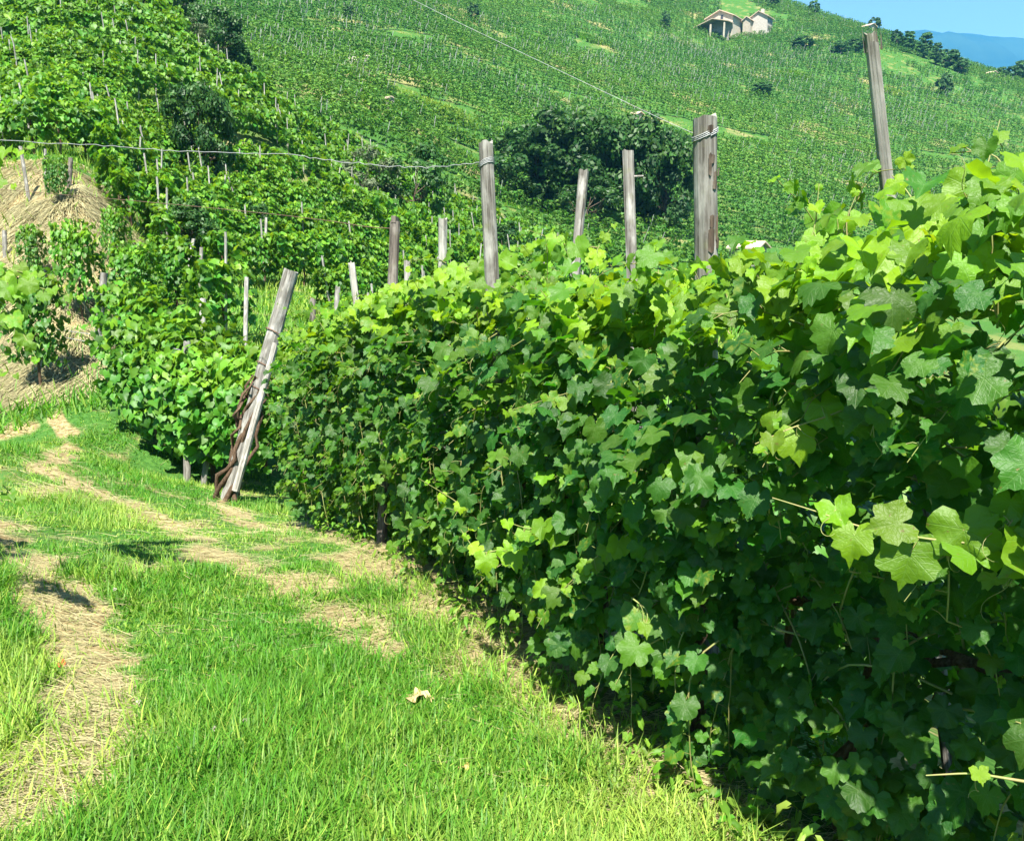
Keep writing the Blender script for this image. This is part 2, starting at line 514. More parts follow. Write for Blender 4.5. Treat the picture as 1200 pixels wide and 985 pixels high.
def build_ground():
    az = np.concatenate([np.linspace(-math.pi, -0.85, 40)[:-1], np.linspace(-0.85, 0.85, 420), np.linspace(0.85, math.pi, 40)[1:]])
    rr = np.concatenate([[0.05, 0.3], np.exp(np.linspace(math.log(0.7), math.log(600), 250)), [900, 1500, 3000, 5000, 6900]])
    A, Rr = np.meshgrid(az, rr)
    x = (np.sin(A) * Rr).ravel(); y = (np.cos(A) * Rr).ravel()
    z = ground(x, y)
    nA, nR = len(az), len(rr)
    i = np.arange(nR - 1)[:, None] * nA + np.arange(nA - 1)[None]
    f = np.stack([i, i + 1, i + nA + 1, i + nA], -1).reshape(-1, 4)[:, ::-1]
    st = np.where(np.hypot(x, y) < 40, straw_amount(x, y), 0.0)
    m, nt, out = new_mat('ground_earth')
    nb = NB(nt)
    g = nb.n('ShaderNodeNewGeometry')
    a = nb.n('ShaderNodeAttribute', attribute_name='straw')
    n1 = nb.noise(g.outputs['Position'], 0.35, 5.0, 0.6)
    n2 = nb.noise(g.outputs['Position'], 14.0, 4.0, 0.65)
    n3 = nb.noise(g.outputs['Position'], 0.06, 4.0, 0.6)
    green = nb.mix(nb.ramp(n2, 0.35, 0.65), (0.028, 0.09, 0.014), (0.06, 0.15, 0.026))
    green = nb.mix(nb.math('MULTIPLY', nb.ramp(n1, 0.52, 0.66), 0.5), green, (0.22, 0.20, 0.07))
    green = nb.mix(nb.math('MULTIPLY', nb.ramp(n3, 0.56, 0.68), 0.75), green, (0.27, 0.22, 0.10))
    dry = nb.mix(nb.ramp(n2, 0.38, 0.62), (0.17, 0.125, 0.055), (0.36, 0.29, 0.15))
    col = nb.mix(nb.ramp(a.outputs['Fac'], 0.2, 0.8), green, dry)
    b = nb.n('ShaderNodeBump'); b.inputs['Strength'].default_value = 0.6; b.inputs['Distance'].default_value = 0.03
    nb.set(b.inputs['Height'], n2)
    p = principled(nb, col, 0.9, 0.1, b.outputs[0])
    nt.links.new(p.outputs[0], out.inputs['Surface'])
    me = make_mesh('ground', np.stack([x, y, z], 1), f, m, True, {'straw': st})
    tag(link('ground', me), kind='structure')

build_ground()


# far mountains: each a real ridge with a front and a back slope
def mountain(name, ridge, d, depth, base_z, col1, col2, seed, wob):
    """ridge: pixels of the skyline, d its distance"""
    px = np.linspace(ridge[0][0], ridge[-1][0], 160)
    py = np.interp(px, [a for a, b in ridge], [b for a, b in ridge])
    py = py - (fbm(px * 0.03 + seed, px * 0 + seed, 4) - 0.44) * wob
    crest = np.array([P(a, b, d) for a, b in zip(px, py)])
    ts = np.concatenate([np.linspace(-1, 0, 36), np.linspace(0, 1, 14)[1:]])
    dirs = crest[:, :2] / np.linalg.norm(crest[:, :2], axis=1, keepdims=True)
    V = []
    for t in ts:
        off = dirs * (t * depth)
        xy = crest[:, :2] + off
        h = (1 - abs(t)) ** 0.85
        rough = (fbm(xy[:, 0] * 9 / depth + seed, xy[:, 1] * 9 / depth, 5) - 0.44)
        z = base_z + (crest[:, 2] - base_z) * h + rough * (crest[:, 2] - base_z) * 0.35 * (1 - abs(t)) * min(1, abs(t) * 5)
        V.append(np.column_stack([xy, z]))
    V = np.concatenate(V)
    n = len(px)
    i = np.arange(len(ts) - 1)[:, None] * n + np.arange(n - 1)[None]
    f = np.stack([i, i + 1, i + n + 1, i + n], -1).reshape(-1, 4)
    m = plain(name + '_forest', col1, col2, 0.006 if d > 2000 else 0.03, 0.95, 0.05)
    tag(link(name, make_mesh(name, V, f, m)), kind='structure')

mountain('mountain', [(300, 20), (700, 45), (960, 42), (1080, 41), (1115, 39), (1150, 41), (1200, 47), (1300, 40), (1500, 70), (1800, 110)], 4300, 2300, -60, (0.006, 0.028, 0.03), (0.02, 0.05, 0.04), 3.0, 3.0)
mountain('hill', [(980, 60), (1060, 45), (1110, 64), (1135, 78), (1160, 88), (1180, 84), (1250, 70), (1400, 60), (1700, 110)], 1500, 500, -60, (0.035, 0.07, 0.03), (0.07, 0.12, 0.045), 8.0, 8.0)

# ------------------------------------------------------------------ vine leaves
def leaf_outline(kind, rng):
    if kind == 'full':
        half = [(0, .64), (9, .53), (19, .535), (29, .43), (41, .52), (53, .61), (65, .51), (77, .505), (88, .42), (101, .50), (116, .54), (132, .46), (150, .44), (167, .30)]
    else:
        half = [(0, .62), (27, .45), (53, .58), (85, .44), (116, .52), (150, .42)]
    kk = rng.uniform(.15, .8)            # from deeply lobed to nearly round
    half = [(a, r + (.53 - .10 * a / 180 - r) * kk * (1 - .5 * (i % 2 == 0 and kind == 'full')) ) if 0 < a < 160 else (a, r) for i, (a, r) in enumerate(half)]
    asym = rng.uniform(.9, 1.1)
    pts = [(a, r * asym * (1 + rng.normal(0, .05))) for a, r in half] + [(180, .10)] + [(-a, r * (1 + rng.normal(0, .045))) for a, r in reversed(half[1:])]
    return np.array([(math.sin(R(a)) * r, math.cos(R(a)) * r) for a, r in pts])


def leaf_shape(kind, rng):
    """verts (n,3) in leaf space: x across, y toward the tip, z up; faces"""
    o = leaf_outline(kind, rng)
    n = len(o)
    cup, droop, rip, fold = rng.uniform(-.3, .5), rng.uniform(.1, 1.0), rng.uniform(.04, .11), rng.uniform(.0, .9)
    ph = rng.uniform(0, 6.28)
    def zz(p):
        x, y = p[:, 0], p[:, 1]
        rr = np.hypot(x, y); a = np.arctan2(x, y)
        return fold * np.abs(x) * 0.55 - droop * (np.maximum(y, 0) ** 2) - cup * rr ** 2 + rip * np.sin(5 * a + ph) * rr * 1.6 + rip * .7 * np.sin(11 * a + ph * 2) * rr
    if kind == 'full':
        inner = o[::2] * 0.52
        m = len(inner)
        pts = np.concatenate([[[0, 0]], inner, o])
        f = [(0, 1 + (i + 1) % m, 1 + i) for i in range(m)]
        for i in range(m):
            a, b = 1 + i, 1 + (i + 1) % m
            o0, o1, o2 = 1 + m + 2 * i, 1 + m + (2 * i + 1) % n, 1 + m + (2 * i + 2) % n
            f += [(a, o1, o0), (a, b, o1), (b, o2, o1)]
    else:
        pts = np.concatenate([[[0, 0]], o])
        f = [(0, 1 + (i + 1) % n, 1 + i) for i in range(n)]
    v = np.column_stack([pts, zz(pts)])
    return v, np.array(f, np.int32), pts + 0.5

_lr = np.random.default_rng(11)
FULL = [leaf_shape('full', _lr) for _ in range(14)]
LITE = [leaf_shape('lite', _lr) for _ in range(6)]
AGES = [0.0, 0.12, 0.35, 0.65, 1.0]
LEAF_MESH = [[make_mesh('vine_leaf', v, f, M['leaf'], True, {'age': np.full(len(v), a)}, uv) for a in AGES] for v, f, uv in FULL]


def frames(nrm, tip):
    """orthonormal frames from normals and wished tip directions: (n,3,3) with columns x,y,z"""
    nrm = unit(nrm); t = tip - (tip * nrm).sum(-1, keepdims=True) * nrm
    t = unit(t); x = np.cross(t, nrm)
    return np.stack([x, t, nrm], -1)


def bake(shapes, pos, fr, size, age, var, mat, name):
    V, Fc, A, U = [], [], [], []
    off = 0
    for k in range(len(shapes)):
        s = np.where(var % len(shapes) == k)[0]
        if not len(s): continue
        v, f, uv = shapes[k]
        vv = np.einsum('nij,vj->nvi', fr[s] * size[s, None, None], v) + pos[s, None, :]
        n = len(v)
        V.append(vv.reshape(-1, 3))
        Fc.append((f[None] + (off + np.arange(len(s)) * n)[:, None, None]).reshape(-1, f.shape[1]))
        A.append(np.repeat(age[s], n)); U.append(np.tile(uv, (len(s), 1)))
        off += n * len(s)
    return make_mesh(name, np.concatenate(V), np.concatenate(Fc), mat, True, {'age': np.concatenate(A)}, np.concatenate(U))


def tube(pts, radii, sides=5, cap=False):
    pts = np.asarray(pts, float); n = len(pts)
    radii = np.broadcast_to(np.asarray(radii, float), (n,))
    t = unit(np.gradient(pts, axis=0))
    ref = np.array([0.0, 0, 1]) if abs(t[0, 2]) < .9 else np.array([1.0, 0, 0])
    a = unit(np.cross(t, ref)); b = np.cross(t, a)
    th = np.arange(sides) * 2 * math.pi / sides
    v = pts[:, None] + radii[:, None, None] * (np.cos(th)[None, :, None] * a[:, None] + np.sin(th)[None, :, None] * b[:, None])
    i = np.arange(n - 1)[:, None] * sides; j = np.arange(sides)[None]
    k = (j + 1) % sides
    f = np.stack([i + j, i + k, i + sides + k, i + sides + j], -1).reshape(-1, 4)
    return v.reshape(-1, 3), f


class MB:
    def __init__(s): s.v, s.f, s.n = [], {}, 0
    def add(s, v, f):
        v = np.asarray(v, float).reshape(-1, 3); f = np.asarray(f, np.int32)
        s.v.append(v); s.f.setdefault(f.shape[1], []).append(f + s.n); s.n += len(v)
        return s
    def tube(s, pts, radii, sides=5): return s.add(*tube(pts, radii, sides))
    def box(s, c, size, rot=None):
        x = np.array([[i, j, k] for i in (-.5, .5) for j in (-.5, .5) for k in (-.5, .5)]) * np.array(size)
        if rot is not None: x = x @ np.array(rot).T
        return s.add(x + np.array(c), [(0, 1, 3, 2), (4, 6, 7, 5), (0, 4, 5, 1), (2, 3, 7, 6), (0, 2, 6, 4), (1, 5, 7, 3)])
    def poly(s, pts): return s.add(pts, [tuple(range(len(pts)))])
    def mesh(s, name, mat, smooth=True):
        return make_mesh(name, np.concatenate(s.v), [np.concatenate(f) for f in s.f.values()], mat, smooth)


class Leaves:
    def __init__(s): s.pos, s.nrm, s.tip, s.size, s.age, s.pet = [], [], [], [], [], []
    def add(s, pos, nrm, tip, size, age):
        s.pos.append(pos); s.nrm.append(nrm); s.tip.append(tip); s.size.append(size); s.age.append(age)
    def arrays(s):
        return (np.array(s.pos).reshape(-1, 3), frames(np.array(s.nrm).reshape(-1, 3), np.array(s.tip).reshape(-1, 3)), np.array(s.size), np.array(s.age))

UP = np.array([0.0, 0.0, 1.0])
SUNV = np.array(sun_dir)


def grow(rng, origin, direction, length, grav, envelope=None, step=0.06, wob=0.18):
    p = np.array(origin, float); d = unit(np.array(direction, float)); out = [p.copy()]
    for i in range(max(3, int(length / step))):
        d = unit(d + rng.normal(0, wob, 3) * 0.6 + np.array([0, 0, -grav * step * (1 + i * 0.12)]))
        p = p + d * step
        if envelope is not None: p = envelope(p)
        out.append(p.copy())
    return np.array(out)


def dress(rng, L, mb, pts, outward, size, young=0.0, every=0.075, facing=0.5, bare_tip=0):
    """leaves along a shoot, alternating; petioles into mb"""
    seg = np.linalg.norm(np.diff(pts, axis=0), axis=1); cum = np.concatenate([[0], np.cumsum(seg)])
    n = int(cum[-1] / every); side = rng.choice([-1, 1])
    for k in range(1, n + 1 - bare_tip):
        s = k * every + rng.normal(0, .012)
        t = s / cum[-1]
        p = np.array([np.interp(s, cum, pts[:, c]) for c in range(3)])
        i = min(len(pts) - 2, max(0, int(np.searchsorted(cum, s)) - 1)); d = unit(pts[i + 1] - pts[i])
        side = -side
        lat = unit(np.cross(d, UP) + 1e-4) * side
        a = min(1.0, max(0.0, (t - 0.55) / 0.45)) ** 1.5
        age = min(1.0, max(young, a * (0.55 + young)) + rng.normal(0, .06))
        sz = size * rng.uniform(.72, 1.22) * (1 - .62 * max(0, (t - .6) / .4) ** 1.3)
        pl = sz * rng.uniform(.45, .85)
        pd = unit(lat * .7 + outward * .55 + UP * .5 + d * .25 + rng.normal(0, .3, 3))
        bp = p + pd * pl
        if mb is not None: mb.tube([p, p + pd * pl * .55 + UP * .004, bp], [.0016, .0013, .0012], 3)
        nr = UP * .55 + outward * facing + SUNV * .25 + lat * .15 + rng.normal(0, .45, 3)
        tp = pd * .6 + outward * .3 - UP * .75 + rng.normal(0, .25, 3)
        L.add(bp, nr, tp, sz, max(0, age))


def tendril(rng, mb, p, d, n=14, ln=.16):
    pts = [np.array(p, float)]; d = unit(np.array(d, float)); a = rng.uniform(0, 6)
    for i in range(n):
        c = i / n
        d = unit(d + np.array([math.cos(a + i * .55), math.sin(a + i * .55), math.sin(i * .6 + a)]) * .5 * c + np.array([0, 0, -.05]))
        pts.append(pts[-1] + d * ln / n)
    mb.tube(pts, np.linspace(.0014, .0006, len(pts)), 3)


# positions along the row
_rp = np.array(ROW); _rs = np.concatenate([[0], np.cumsum(np.linalg.norm(np.diff(_rp, axis=0), axis=1))])
def row_at(s):
    x = np.interp(s, _rs, _rp[:, 0]); y = np.interp(s, _rs, _rp[:, 1])
    x2 = np.interp(s + .05, _rs, _rp[:, 0]) - np.interp(s - .05, _rs, _rp[:, 0]); y2 = np.interp(s + .05, _rs, _rp[:, 1]) - np.interp(s - .05, _rs, _rp[:, 1])
    d = unit([x2, y2, 0.0])
    return np.array([x, y, 0.0]), d, np.array([d[1], -d[0], 0.0])          # point, along, toward the back
ROW_LEN = _rs[-1]
AXIS = 0.36

# skyline of the row in the photograph, turned into a height at each place of the row
_top_px = [(250, 430), (330, 408), (400, 380), (470, 364), (560, 338), (640, 340), (700, 338), (760, 333), (830, 328), (900, 312), (960, 292), (1030, 286), (1100, 262), (1160, 225), (1200, 205), (1500, 170)]
def row_top(s):
    p, d, b = row_at(s); a = p + b * AXIS
    if a[1] < 1.55: a = a + d * (1.55 - a[1]) / max(.5, d[1]); hold = True
    g = gz(p[0], p[1])
    px, _, dd = proj(a[0], a[1], g + 1.7)
    py = np.interp(px, [q[0] for q in _top_px], [q[1] for q in _top_px])
    return P(px, py, dd).z - gz(*row_at(s)[0][:2]) + .24 * (float(fbm(s * 1.9 + 3, s * .3, 3)) - .44)


VINE_LABELS = [
    "grape vine past the photo's right edge whose shoots hang into the dark corner",
    "grape vine in deep shade at the lower right, a long sunlit yellow-green shoot across it",
    "grape vine below the tall split post, its top leaves catching the sun",
    "grape vine under the thick wire-bound post with bark, dark green to the ground",
    "grape vine between the thick bark-flaked post and the peg post, low leaves over dry grass",
    "grape vine behind the two loose leaves dangling over the straw, bright yellow leaves low down",
    "grape vine round the leaning wire-bound grey post in the middle of the row",
    "grape vine in front of the bleached square stake, with yellow tips along the top wire",
    "grape vine between the bleached stake and the dark grey stakes, densely leaved",
    "grape vine below the short white stake, yellowing leaves at its top",
    "grape vine second from the row's far end, beside the leaning weathered post",
    "last grape vine of the row, low leaves touching the foot of the leaning post",
]

def build_row():
    nv = 12
    allL = []
    vines = []
    for i in range(nv):
        rng = np.random.default_rng(100 + i)
        s0 = 0.35 + i * (ROW_LEN - 0.75) / (nv - 1)
        p, d, b = row_at(s0)
        g = gz(*(p + b * AXIS)[:2])
        base = p + b * AXIS; base[2] = g
        root = empty('grape_vine', base, VINE_LABELS[i], 'grape vine', 'grape vines of the near row')
        inv = Vector(base)
        # trunk and arms
        top = .72
        pts = [base + np.array([0, 0, -.05])]
        for k in range(1, 9):
            pts.append(base + d * rng.normal(0, .025) + b * rng.normal(0, .025) + UP * top * k / 8)
        mb = MB().tube(np.array(pts) - base, np.linspace(.034, .022, 9) * rng.uniform(.9, 1.15, 9), 7)
        for sg in (-1, 1):
            arm = [pts[-1]]
            for k in range(1, 8):
                q, dd_, bb = row_at(s0 + sg * k * .075); gg = gz(*(q + bb * AXIS)[:2])
                arm.append(np.array([*(q + bb * AXIS)[:2], gg + top + .05 + rng.normal(0, .02)]))
            mb.tube(np.array(arm) - base, np.linspace(.02, .010, 8), 6)
        link('trunk', mb.mesh('trunk', M['bark']), root)
        L = Leaves()
        tops = row_top(s0) + .02

        def env(pp, cap=0.0):
            # keep the growth inside the hedge: +-0.45 m of the axis, over the ground, below the skyline
            rel = pp - base
            lat = rel @ b
            h = pp[2] - g
            lim = .40 if not (s0 < 3.1 and lat < 0 and h < tops * .58) else .20
            if abs(lat) > lim: pp = pp - b * (lat - math.copysign(lim, lat)) * .6
            if h > tops + cap: pp = pp - UP * (h - tops - cap) * .8
            if h < .14: pp = pp + UP * (.14 - h)
            return pp
        for k in range(24):
            front = k % 5 < 3
            sg = -1 if front else 1
            s = s0 + rng.uniform(-.5, .5)
            q, dd_, bb = row_at(s); gg = gz(*(q + bb * AXIS)[:2])
            h = rng.uniform(.55, max(1.0, tops - .35))
            o = np.array([*(q + bb * (AXIS + sg * rng.uniform(.0, .15)))[:2], gg + h])
            dr = bb * sg * rng.uniform(.3, 1) + d * rng.normal(0, .6) + UP * rng.uniform(-.1, 1.1)
            pts = grow(rng, o, dr, rng.uniform(.6, 1.25), rng.uniform(1.2, 3.2), env)
            mbs = MB().tube(pts - base, np.linspace(.0042, .0016, len(pts)), 5)
            dress(rng, L, mbs, pts, bb * sg, .098 if s0 > 3.2 else .088, 0.0)
            link('shoot', mbs_mesh(mbs, base), root)
        # upright tips over the skyline
        for k in range(9):
            s = s0 + rng.uniform(-.5, .5)
            q, dd_, bb = row_at(s); gg = gz(*(q + bb * AXIS)[:2])
            tp = row_top(s)
            o = np.array([*(q + bb * (AXIS + rng.uniform(-.3, .3)))[:2], gg + tp - rng.uniform(.1, .35)])
            pts = grow(rng, o, UP * rng.uniform(.3, 1) + d * rng.normal(0, .5) - bb * rng.uniform(-.4, .6), rng.uniform(.3, .75), 1.2, lambda pp: env(pp, .25))
            mbs = MB().tube(pts - base, np.linspace(.003, .0012, len(pts)), 4)
            dress(rng, L, mbs, pts, -bb, .085, .4, .05)
            if rng.random() < .6: tendril(rng, mbs_off(mbs, base), pts[-2], pts[-1] - pts[-3])
            link('shoot', mbs_mesh(mbs, base), root)
        # side shoots that lean out of the front, young at the tip
        for k in range(18):
            s = s0 + rng.uniform(-.5, .5)
            q, dd_, bb = row_at(s); gg = gz(*(q + bb * AXIS)[:2])
            h = .35 + rng.random() * (row_top(s) - .4)
            if s < 3.1 and h < row_top(s) * .6: continue
            o = np.array([*(q + bb * (AXIS - rng.uniform(.12, .3)))[:2], gg + h])
            pts = grow(rng, o, -bb + dd_ * rng.normal(0, .7) + UP * rng.uniform(-.2, .8), rng.uniform(.25, .6), 2.4)
            mbs = MB().tube(pts - base, np.linspace(.003, .0011, len(pts)), 4)
            dress(rng, L, mbs, pts, -bb, rng.uniform(.075, .11), rng.choice([.05, .1, .35, .5]), .055, .25)
            if rng.random() < .35: tendril(rng, mbs, pts[-2], pts[-1] - pts[-3])
            link('shoot', mbs_mesh(mbs, base), root)
        # leaves that fill the two faces and the top
        for side, n in ((-1, 430 if s0 > 3.2 else 520), (1, 270 if s0 > 3.2 else 380), (0, 190)):
            for k in range(n):
                s = s0 + rng.uniform(-.52, .52)
                q, dd_, bb = row_at(s); gg = gz(*(q + bb * AXIS)[:2])
                if side:
                    u = rng.random()
                    h = .10 + u * (tops - .05)
                    prof = .26 + .13 * math.sin(math.pi * min(1, max(0, (h - .1) / tops)) ** .8) + .85 * (fbm(s * 2.3, h * 2.3 + side * 9, 3) - .45)
                    if side < 0: prof += .30 * float(sstep(.52, .8, h / tops)) * float(1 - sstep(2.5, 3.7, s)) - .12 * float(1 - sstep(0.25, .6, h / tops)) * float(1 - sstep(2.6, 3.8, s))
                    lat = side * (prof - abs(rng.normal(0, .13)))
                else:
                    h = row_top(s) + rng.normal(-.03, .06); lat = rng.uniform(-.34, .34)
                pos = np.array([*(q + bb * (AXIS + lat))[:2], gg + h])
                o = bb * (side if side else math.copysign(.5, lat))
                # the hanging leaves lower down stand steeper than those at the top
                steep = .55 + .45 * (1 - h / tops)
                nr = UP * (1.1 - .7 * steep) + o * steep * .6 + SUNV * .5 + rng.normal(0, .5, 3)
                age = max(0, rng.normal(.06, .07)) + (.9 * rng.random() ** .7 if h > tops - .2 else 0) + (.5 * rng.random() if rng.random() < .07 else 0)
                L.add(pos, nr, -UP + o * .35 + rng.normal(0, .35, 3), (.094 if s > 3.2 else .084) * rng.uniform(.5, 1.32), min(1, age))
        vines.append((root, base, b, d)); allL.append(L)
    # sprays that the photograph shows one by one
    feature_shoots(vines, allL)
    return vines, allL


def mbs_mesh(mb, base):
    me = mb.mesh('shoot', M['shoot'])
    # petioles were written in world space: bring everything to the vine's base
    v = np.empty(len(me.vertices) * 3, np.float32); me.vertices.foreach_get('co', v); v = v.reshape(-1, 3)
    far = np.zeros(len(v), bool)
    o = 0
    for k, part in enumerate(mb.v):
        if k > 0: far[o:o + len(part)] = True
        o += len(part)
    v[far] -= np.array(base, np.float32)
    me.vertices.foreach_set('co', v.ravel()); me.update()
    return me


def mbs_off(mb, base):
    return mb


def spray(vine, L, rng, pix, size, young, every=.09, taper=.0035, bare=0, leafface=(0, -1.0, .5), tend=2):
    """a shoot through given photograph points (px, py, metres): a real curve in the air in front of the hedge"""
    root, base, b, d = vine
    ctrl = np.array([P(*a) for a in pix])
    t = np.linspace(0, len(ctrl) - 1, 6 * (len(ctrl) - 1) + 1)
    pts = np.stack([np.interp(t, np.arange(len(ctrl)), ctrl[:, c]) for c in range(3)], 1)
    for _ in range(3): pts[1:-1] = (pts[:-2] + pts[1:-1] * 2 + pts[2:]) / 4
    mb = MB().tube(pts - base, np.linspace(taper, .0012, len(pts)), 5)
    seg = np.linalg.norm(np.diff(pts, axis=0), axis=1); cum = np.concatenate([[0], np.cumsum(seg)])
    n = int(cum[-1] / every); side = 1
    tocam = unit(np.array([0, 0, CZ]) - pts.mean(0))
    for k in range(n + 1 - bare):
        s = (k + .35) * every; tt = min(1, s / cum[-1])
        p = np.array([np.interp(s, cum, pts[:, c]) for c in range(3)])
        side = -side
        sz = size * rng.uniform(.85, 1.15) * (1 - .72 * max(0, (tt - .45) / .55) ** 1.2)
        hang = unit(-UP * .75 + tocam * .35 + rng.normal(0, .22, 3) + UP * (.9 if side > 0 else 0))
        bp = p + hang * sz * .28
        mb.tube([p, (p + bp) / 2, bp], [.0018, .0014, .0014], 3)
        nr = unit(SUNV * .75 + tocam * .55 + rng.normal(0, .22, 3))
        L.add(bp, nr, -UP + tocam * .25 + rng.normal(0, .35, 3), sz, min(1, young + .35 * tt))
        if rng.random() < .3 * tend: tendril(rng, mb, p, -UP + rng.normal(0, .5, 3), ln=.09)
    link('shoot', mbs_mesh(mb, base), root)


def feature_shoots(V, LL):
    rng = np.random.default_rng(55)
    g = lambda i, *a, **k: spray(V[i], LL[i], rng, *a, **k)
    g(1, [(1250, 645, 1.55), (1180, 640, 1.6), (1090, 632, 1.66), (1010, 618, 1.72), (960, 600, 1.75), (905, 583, 1.78)], .115, .6, every=.058, bare=2)
    g(1, [(1240, 600, 1.55), (1200, 590, 1.6), (1150, 600, 1.66)], .12, .12, every=.07)
    g(2, [(1010, 470, 2.05), (970, 488, 2.05), (930, 500, 2.05), (885, 520, 2.05)], .115, .45, every=.075)
    g(1, [(1260, 925, 1.4), (1200, 915, 1.4), (1140, 905, 1.42), (1085, 908, 1.44)], .05, .7, every=.12, bare=1, tend=3)
    g(3, [(1000, 400, 2.3), (940, 405, 2.3), (900, 405, 2.3)], .12, .5, every=.07)
    g(4, [(740, 700, 2.9), (760, 715, 2.88), (755, 745, 2.86)], .135, .25, every=.1)
    g(4, [(790, 740, 2.9), (760, 755, 2.87), (735, 775, 2.85), (722, 800, 2.85)], .14, .08, every=.12)
    g(5, [(700, 600, 3.3), (660, 615, 3.3), (620, 620, 3.32), (590, 610, 3.35)], .12, .6, every=.07)
    g(5, [(640, 610, 3.5), (600, 640, 3.5), (560, 650, 3.55), (540, 620, 3.6)], .12, .75, every=.07)
    g(4, [(800, 560, 2.8), (760, 610, 2.85), (700, 650, 3.0), (660, 690, 3.05)], .115, .35, every=.075)
    g(3, [(850, 520, 2.5), (800, 540, 2.6), (770, 560, 2.65)], .12, .3, every=.07)
    g(5, [(760, 440, 3.1), (700, 450, 3.15), (650, 465, 3.2), (600, 480, 3.25)], .12, .45, every=.075)
    g(7, [(600, 300, 4.5), (540, 315, 4.7), (490, 328, 5.0), (440, 345, 5.4)], .12, .75, every=.075)
    g(8, [(520, 330, 4.9), (450, 345, 5.4), (390, 375, 6.2)], .12, .8, every=.09)
    g(6, [(700, 290, 4.0), (650, 285, 4.1), (600, 290, 4.3)], .12, .7, every=.07)
    g(5, [(690, 330, 3.9), (700, 290, 3.9), (720, 262, 3.9)], .10, .85, every=.07)
    g(5, [(560, 620, 4.1), (540, 590, 4.0), (490, 560, 4.2)], .07, .9, every=.13, tend=3)
    g(1, [(1170, 330, 1.9), (1150, 260, 1.95), (1155, 200, 1.98), (1172, 140, 2.0)], .13, .4, every=.075)
    g(0, [(1230, 330, 1.8), (1200, 260, 1.82), (1190, 205, 1.85)], .12, .45, every=.08)
    g(2, [(1110, 300, 2.15), (1085, 260, 2.15), (1062, 222, 2.18), (1045, 205, 2.2)], .125, .75, every=.07)
    g(3, [(930, 330, 2.6), (955, 270, 2.6), (960, 215, 2.6)], .085, .85, every=.075, tend=3)
    g(3, [(1000, 330, 2.4), (990, 260, 2.4), (1005, 225, 2.4)], .10, .7, every=.09)
    g(0, [(1230, 520, 1.5), (1200, 540, 1.52), (1170, 545, 1.55)], .10, .05, every=.08)
    g(2, [(1130, 420, 1.9), (1160, 400, 1.9), (1100, 440, 1.92)], .12, .4, every=.08)
    g(1, [(1240, 860, 1.45), (1205, 850, 1.5), (1190, 845, 1.5)], .08, .1, every=.08)


def visible_rank(pos, size, cell=4.0):
    px, py, d = proj(pos[:, 0], pos[:, 1], pos[:, 2])
    rad = np.clip(.42 * size * F / np.maximum(d, .2), 1, 90)
    Wd, Hd = int(1200 / cell), int(985 / cell)
    buf = np.zeros((Hd, Wd), bool)
    vis = np.zeros(len(pos))
    for i in np.argsort(d):
        if d[i] < .3: continue
        x0, x1 = int((px[i] - rad[i]) / cell), int((px[i] + rad[i]) / cell) + 1
        y0, y1 = int((py[i] - rad[i]) / cell), int((py[i] + rad[i]) / cell) + 1
        x0, y0, x1, y1 = max(0, x0), max(0, y0), min(Wd, x1), min(Hd, y1)
        if x1 <= x0 or y1 <= y0: continue
        yy, xx = np.mgrid[y0:y1, x0:x1]
        m = ((xx + .5) * cell - px[i]) ** 2 + ((yy + .5) * cell - py[i]) ** 2 < (rad[i] * .8) ** 2
        sub = buf[y0:y1, x0:x1]
        vis[i] = (m & ~sub).sum() * cell * cell
        sub |= m
    return vis, rad


def place_leaves(vines, allL, per_vine):
    arr = [L.arrays() for L in allL]
    pos = np.concatenate([a[0] for a in arr]); size = np.concatenate([a[2] for a in arr])
    owner = np.concatenate([np.full(len(a[0]), i) for i, a in enumerate(arr)])
    vis, rad = visible_rank(pos, size)
    rng = np.random.default_rng(3)
    n_single = 0
    for i, (a, vn) in enumerate(zip(arr, vines)):
        root, base = vn[0], vn[1]
        v = vis[owner == i]; rd = rad[owner == i]
        order = np.argsort(-v)
        single = [k for k in order[:per_vine] if v[k] >= 40 and rd[k] >= 4.2]
        rest = np.setdiff1d(np.arange(len(v)), single)
        var = rng.integers(0, len(FULL), len(v))
        B = Vector(base)
        for k in single:
            ai = int(np.argmin(np.abs(np.array(AGES) - a[3][k])))
            o = bpy.data.objects.new('leaf', LEAF_MESH[var[k]][ai])
            o.parent = root
            m3 = a[1][k] * a[2][k]
            mat = Matrix([[*m3[0], a[0][k][0] - B[0]], [*m3[1], a[0][k][1] - B[1]], [*m3[2], a[0][k][2] - B[2]], [0, 0, 0, 1]])
            o.matrix_local = mat
            COL.objects.link(o)
            n_single += 1
        if len(rest):
            # leaves in view keep their toothed outline; those hidden inside or behind are simpler
            for grp, shapes in ((rest[v[rest] > 0], FULL), (rest[v[rest] <= 0], LITE)):
                if not len(grp): continue
                me = bake(shapes, a[0][grp] - np.array(base), a[1][grp], a[2][grp], a[3][grp], var[grp], M['leaf'], 'foliage')
                tag(link('foliage', me, root), kind='stuff')
    print('single leaves', n_single, 'of', len(pos))

vines, allL = build_row()

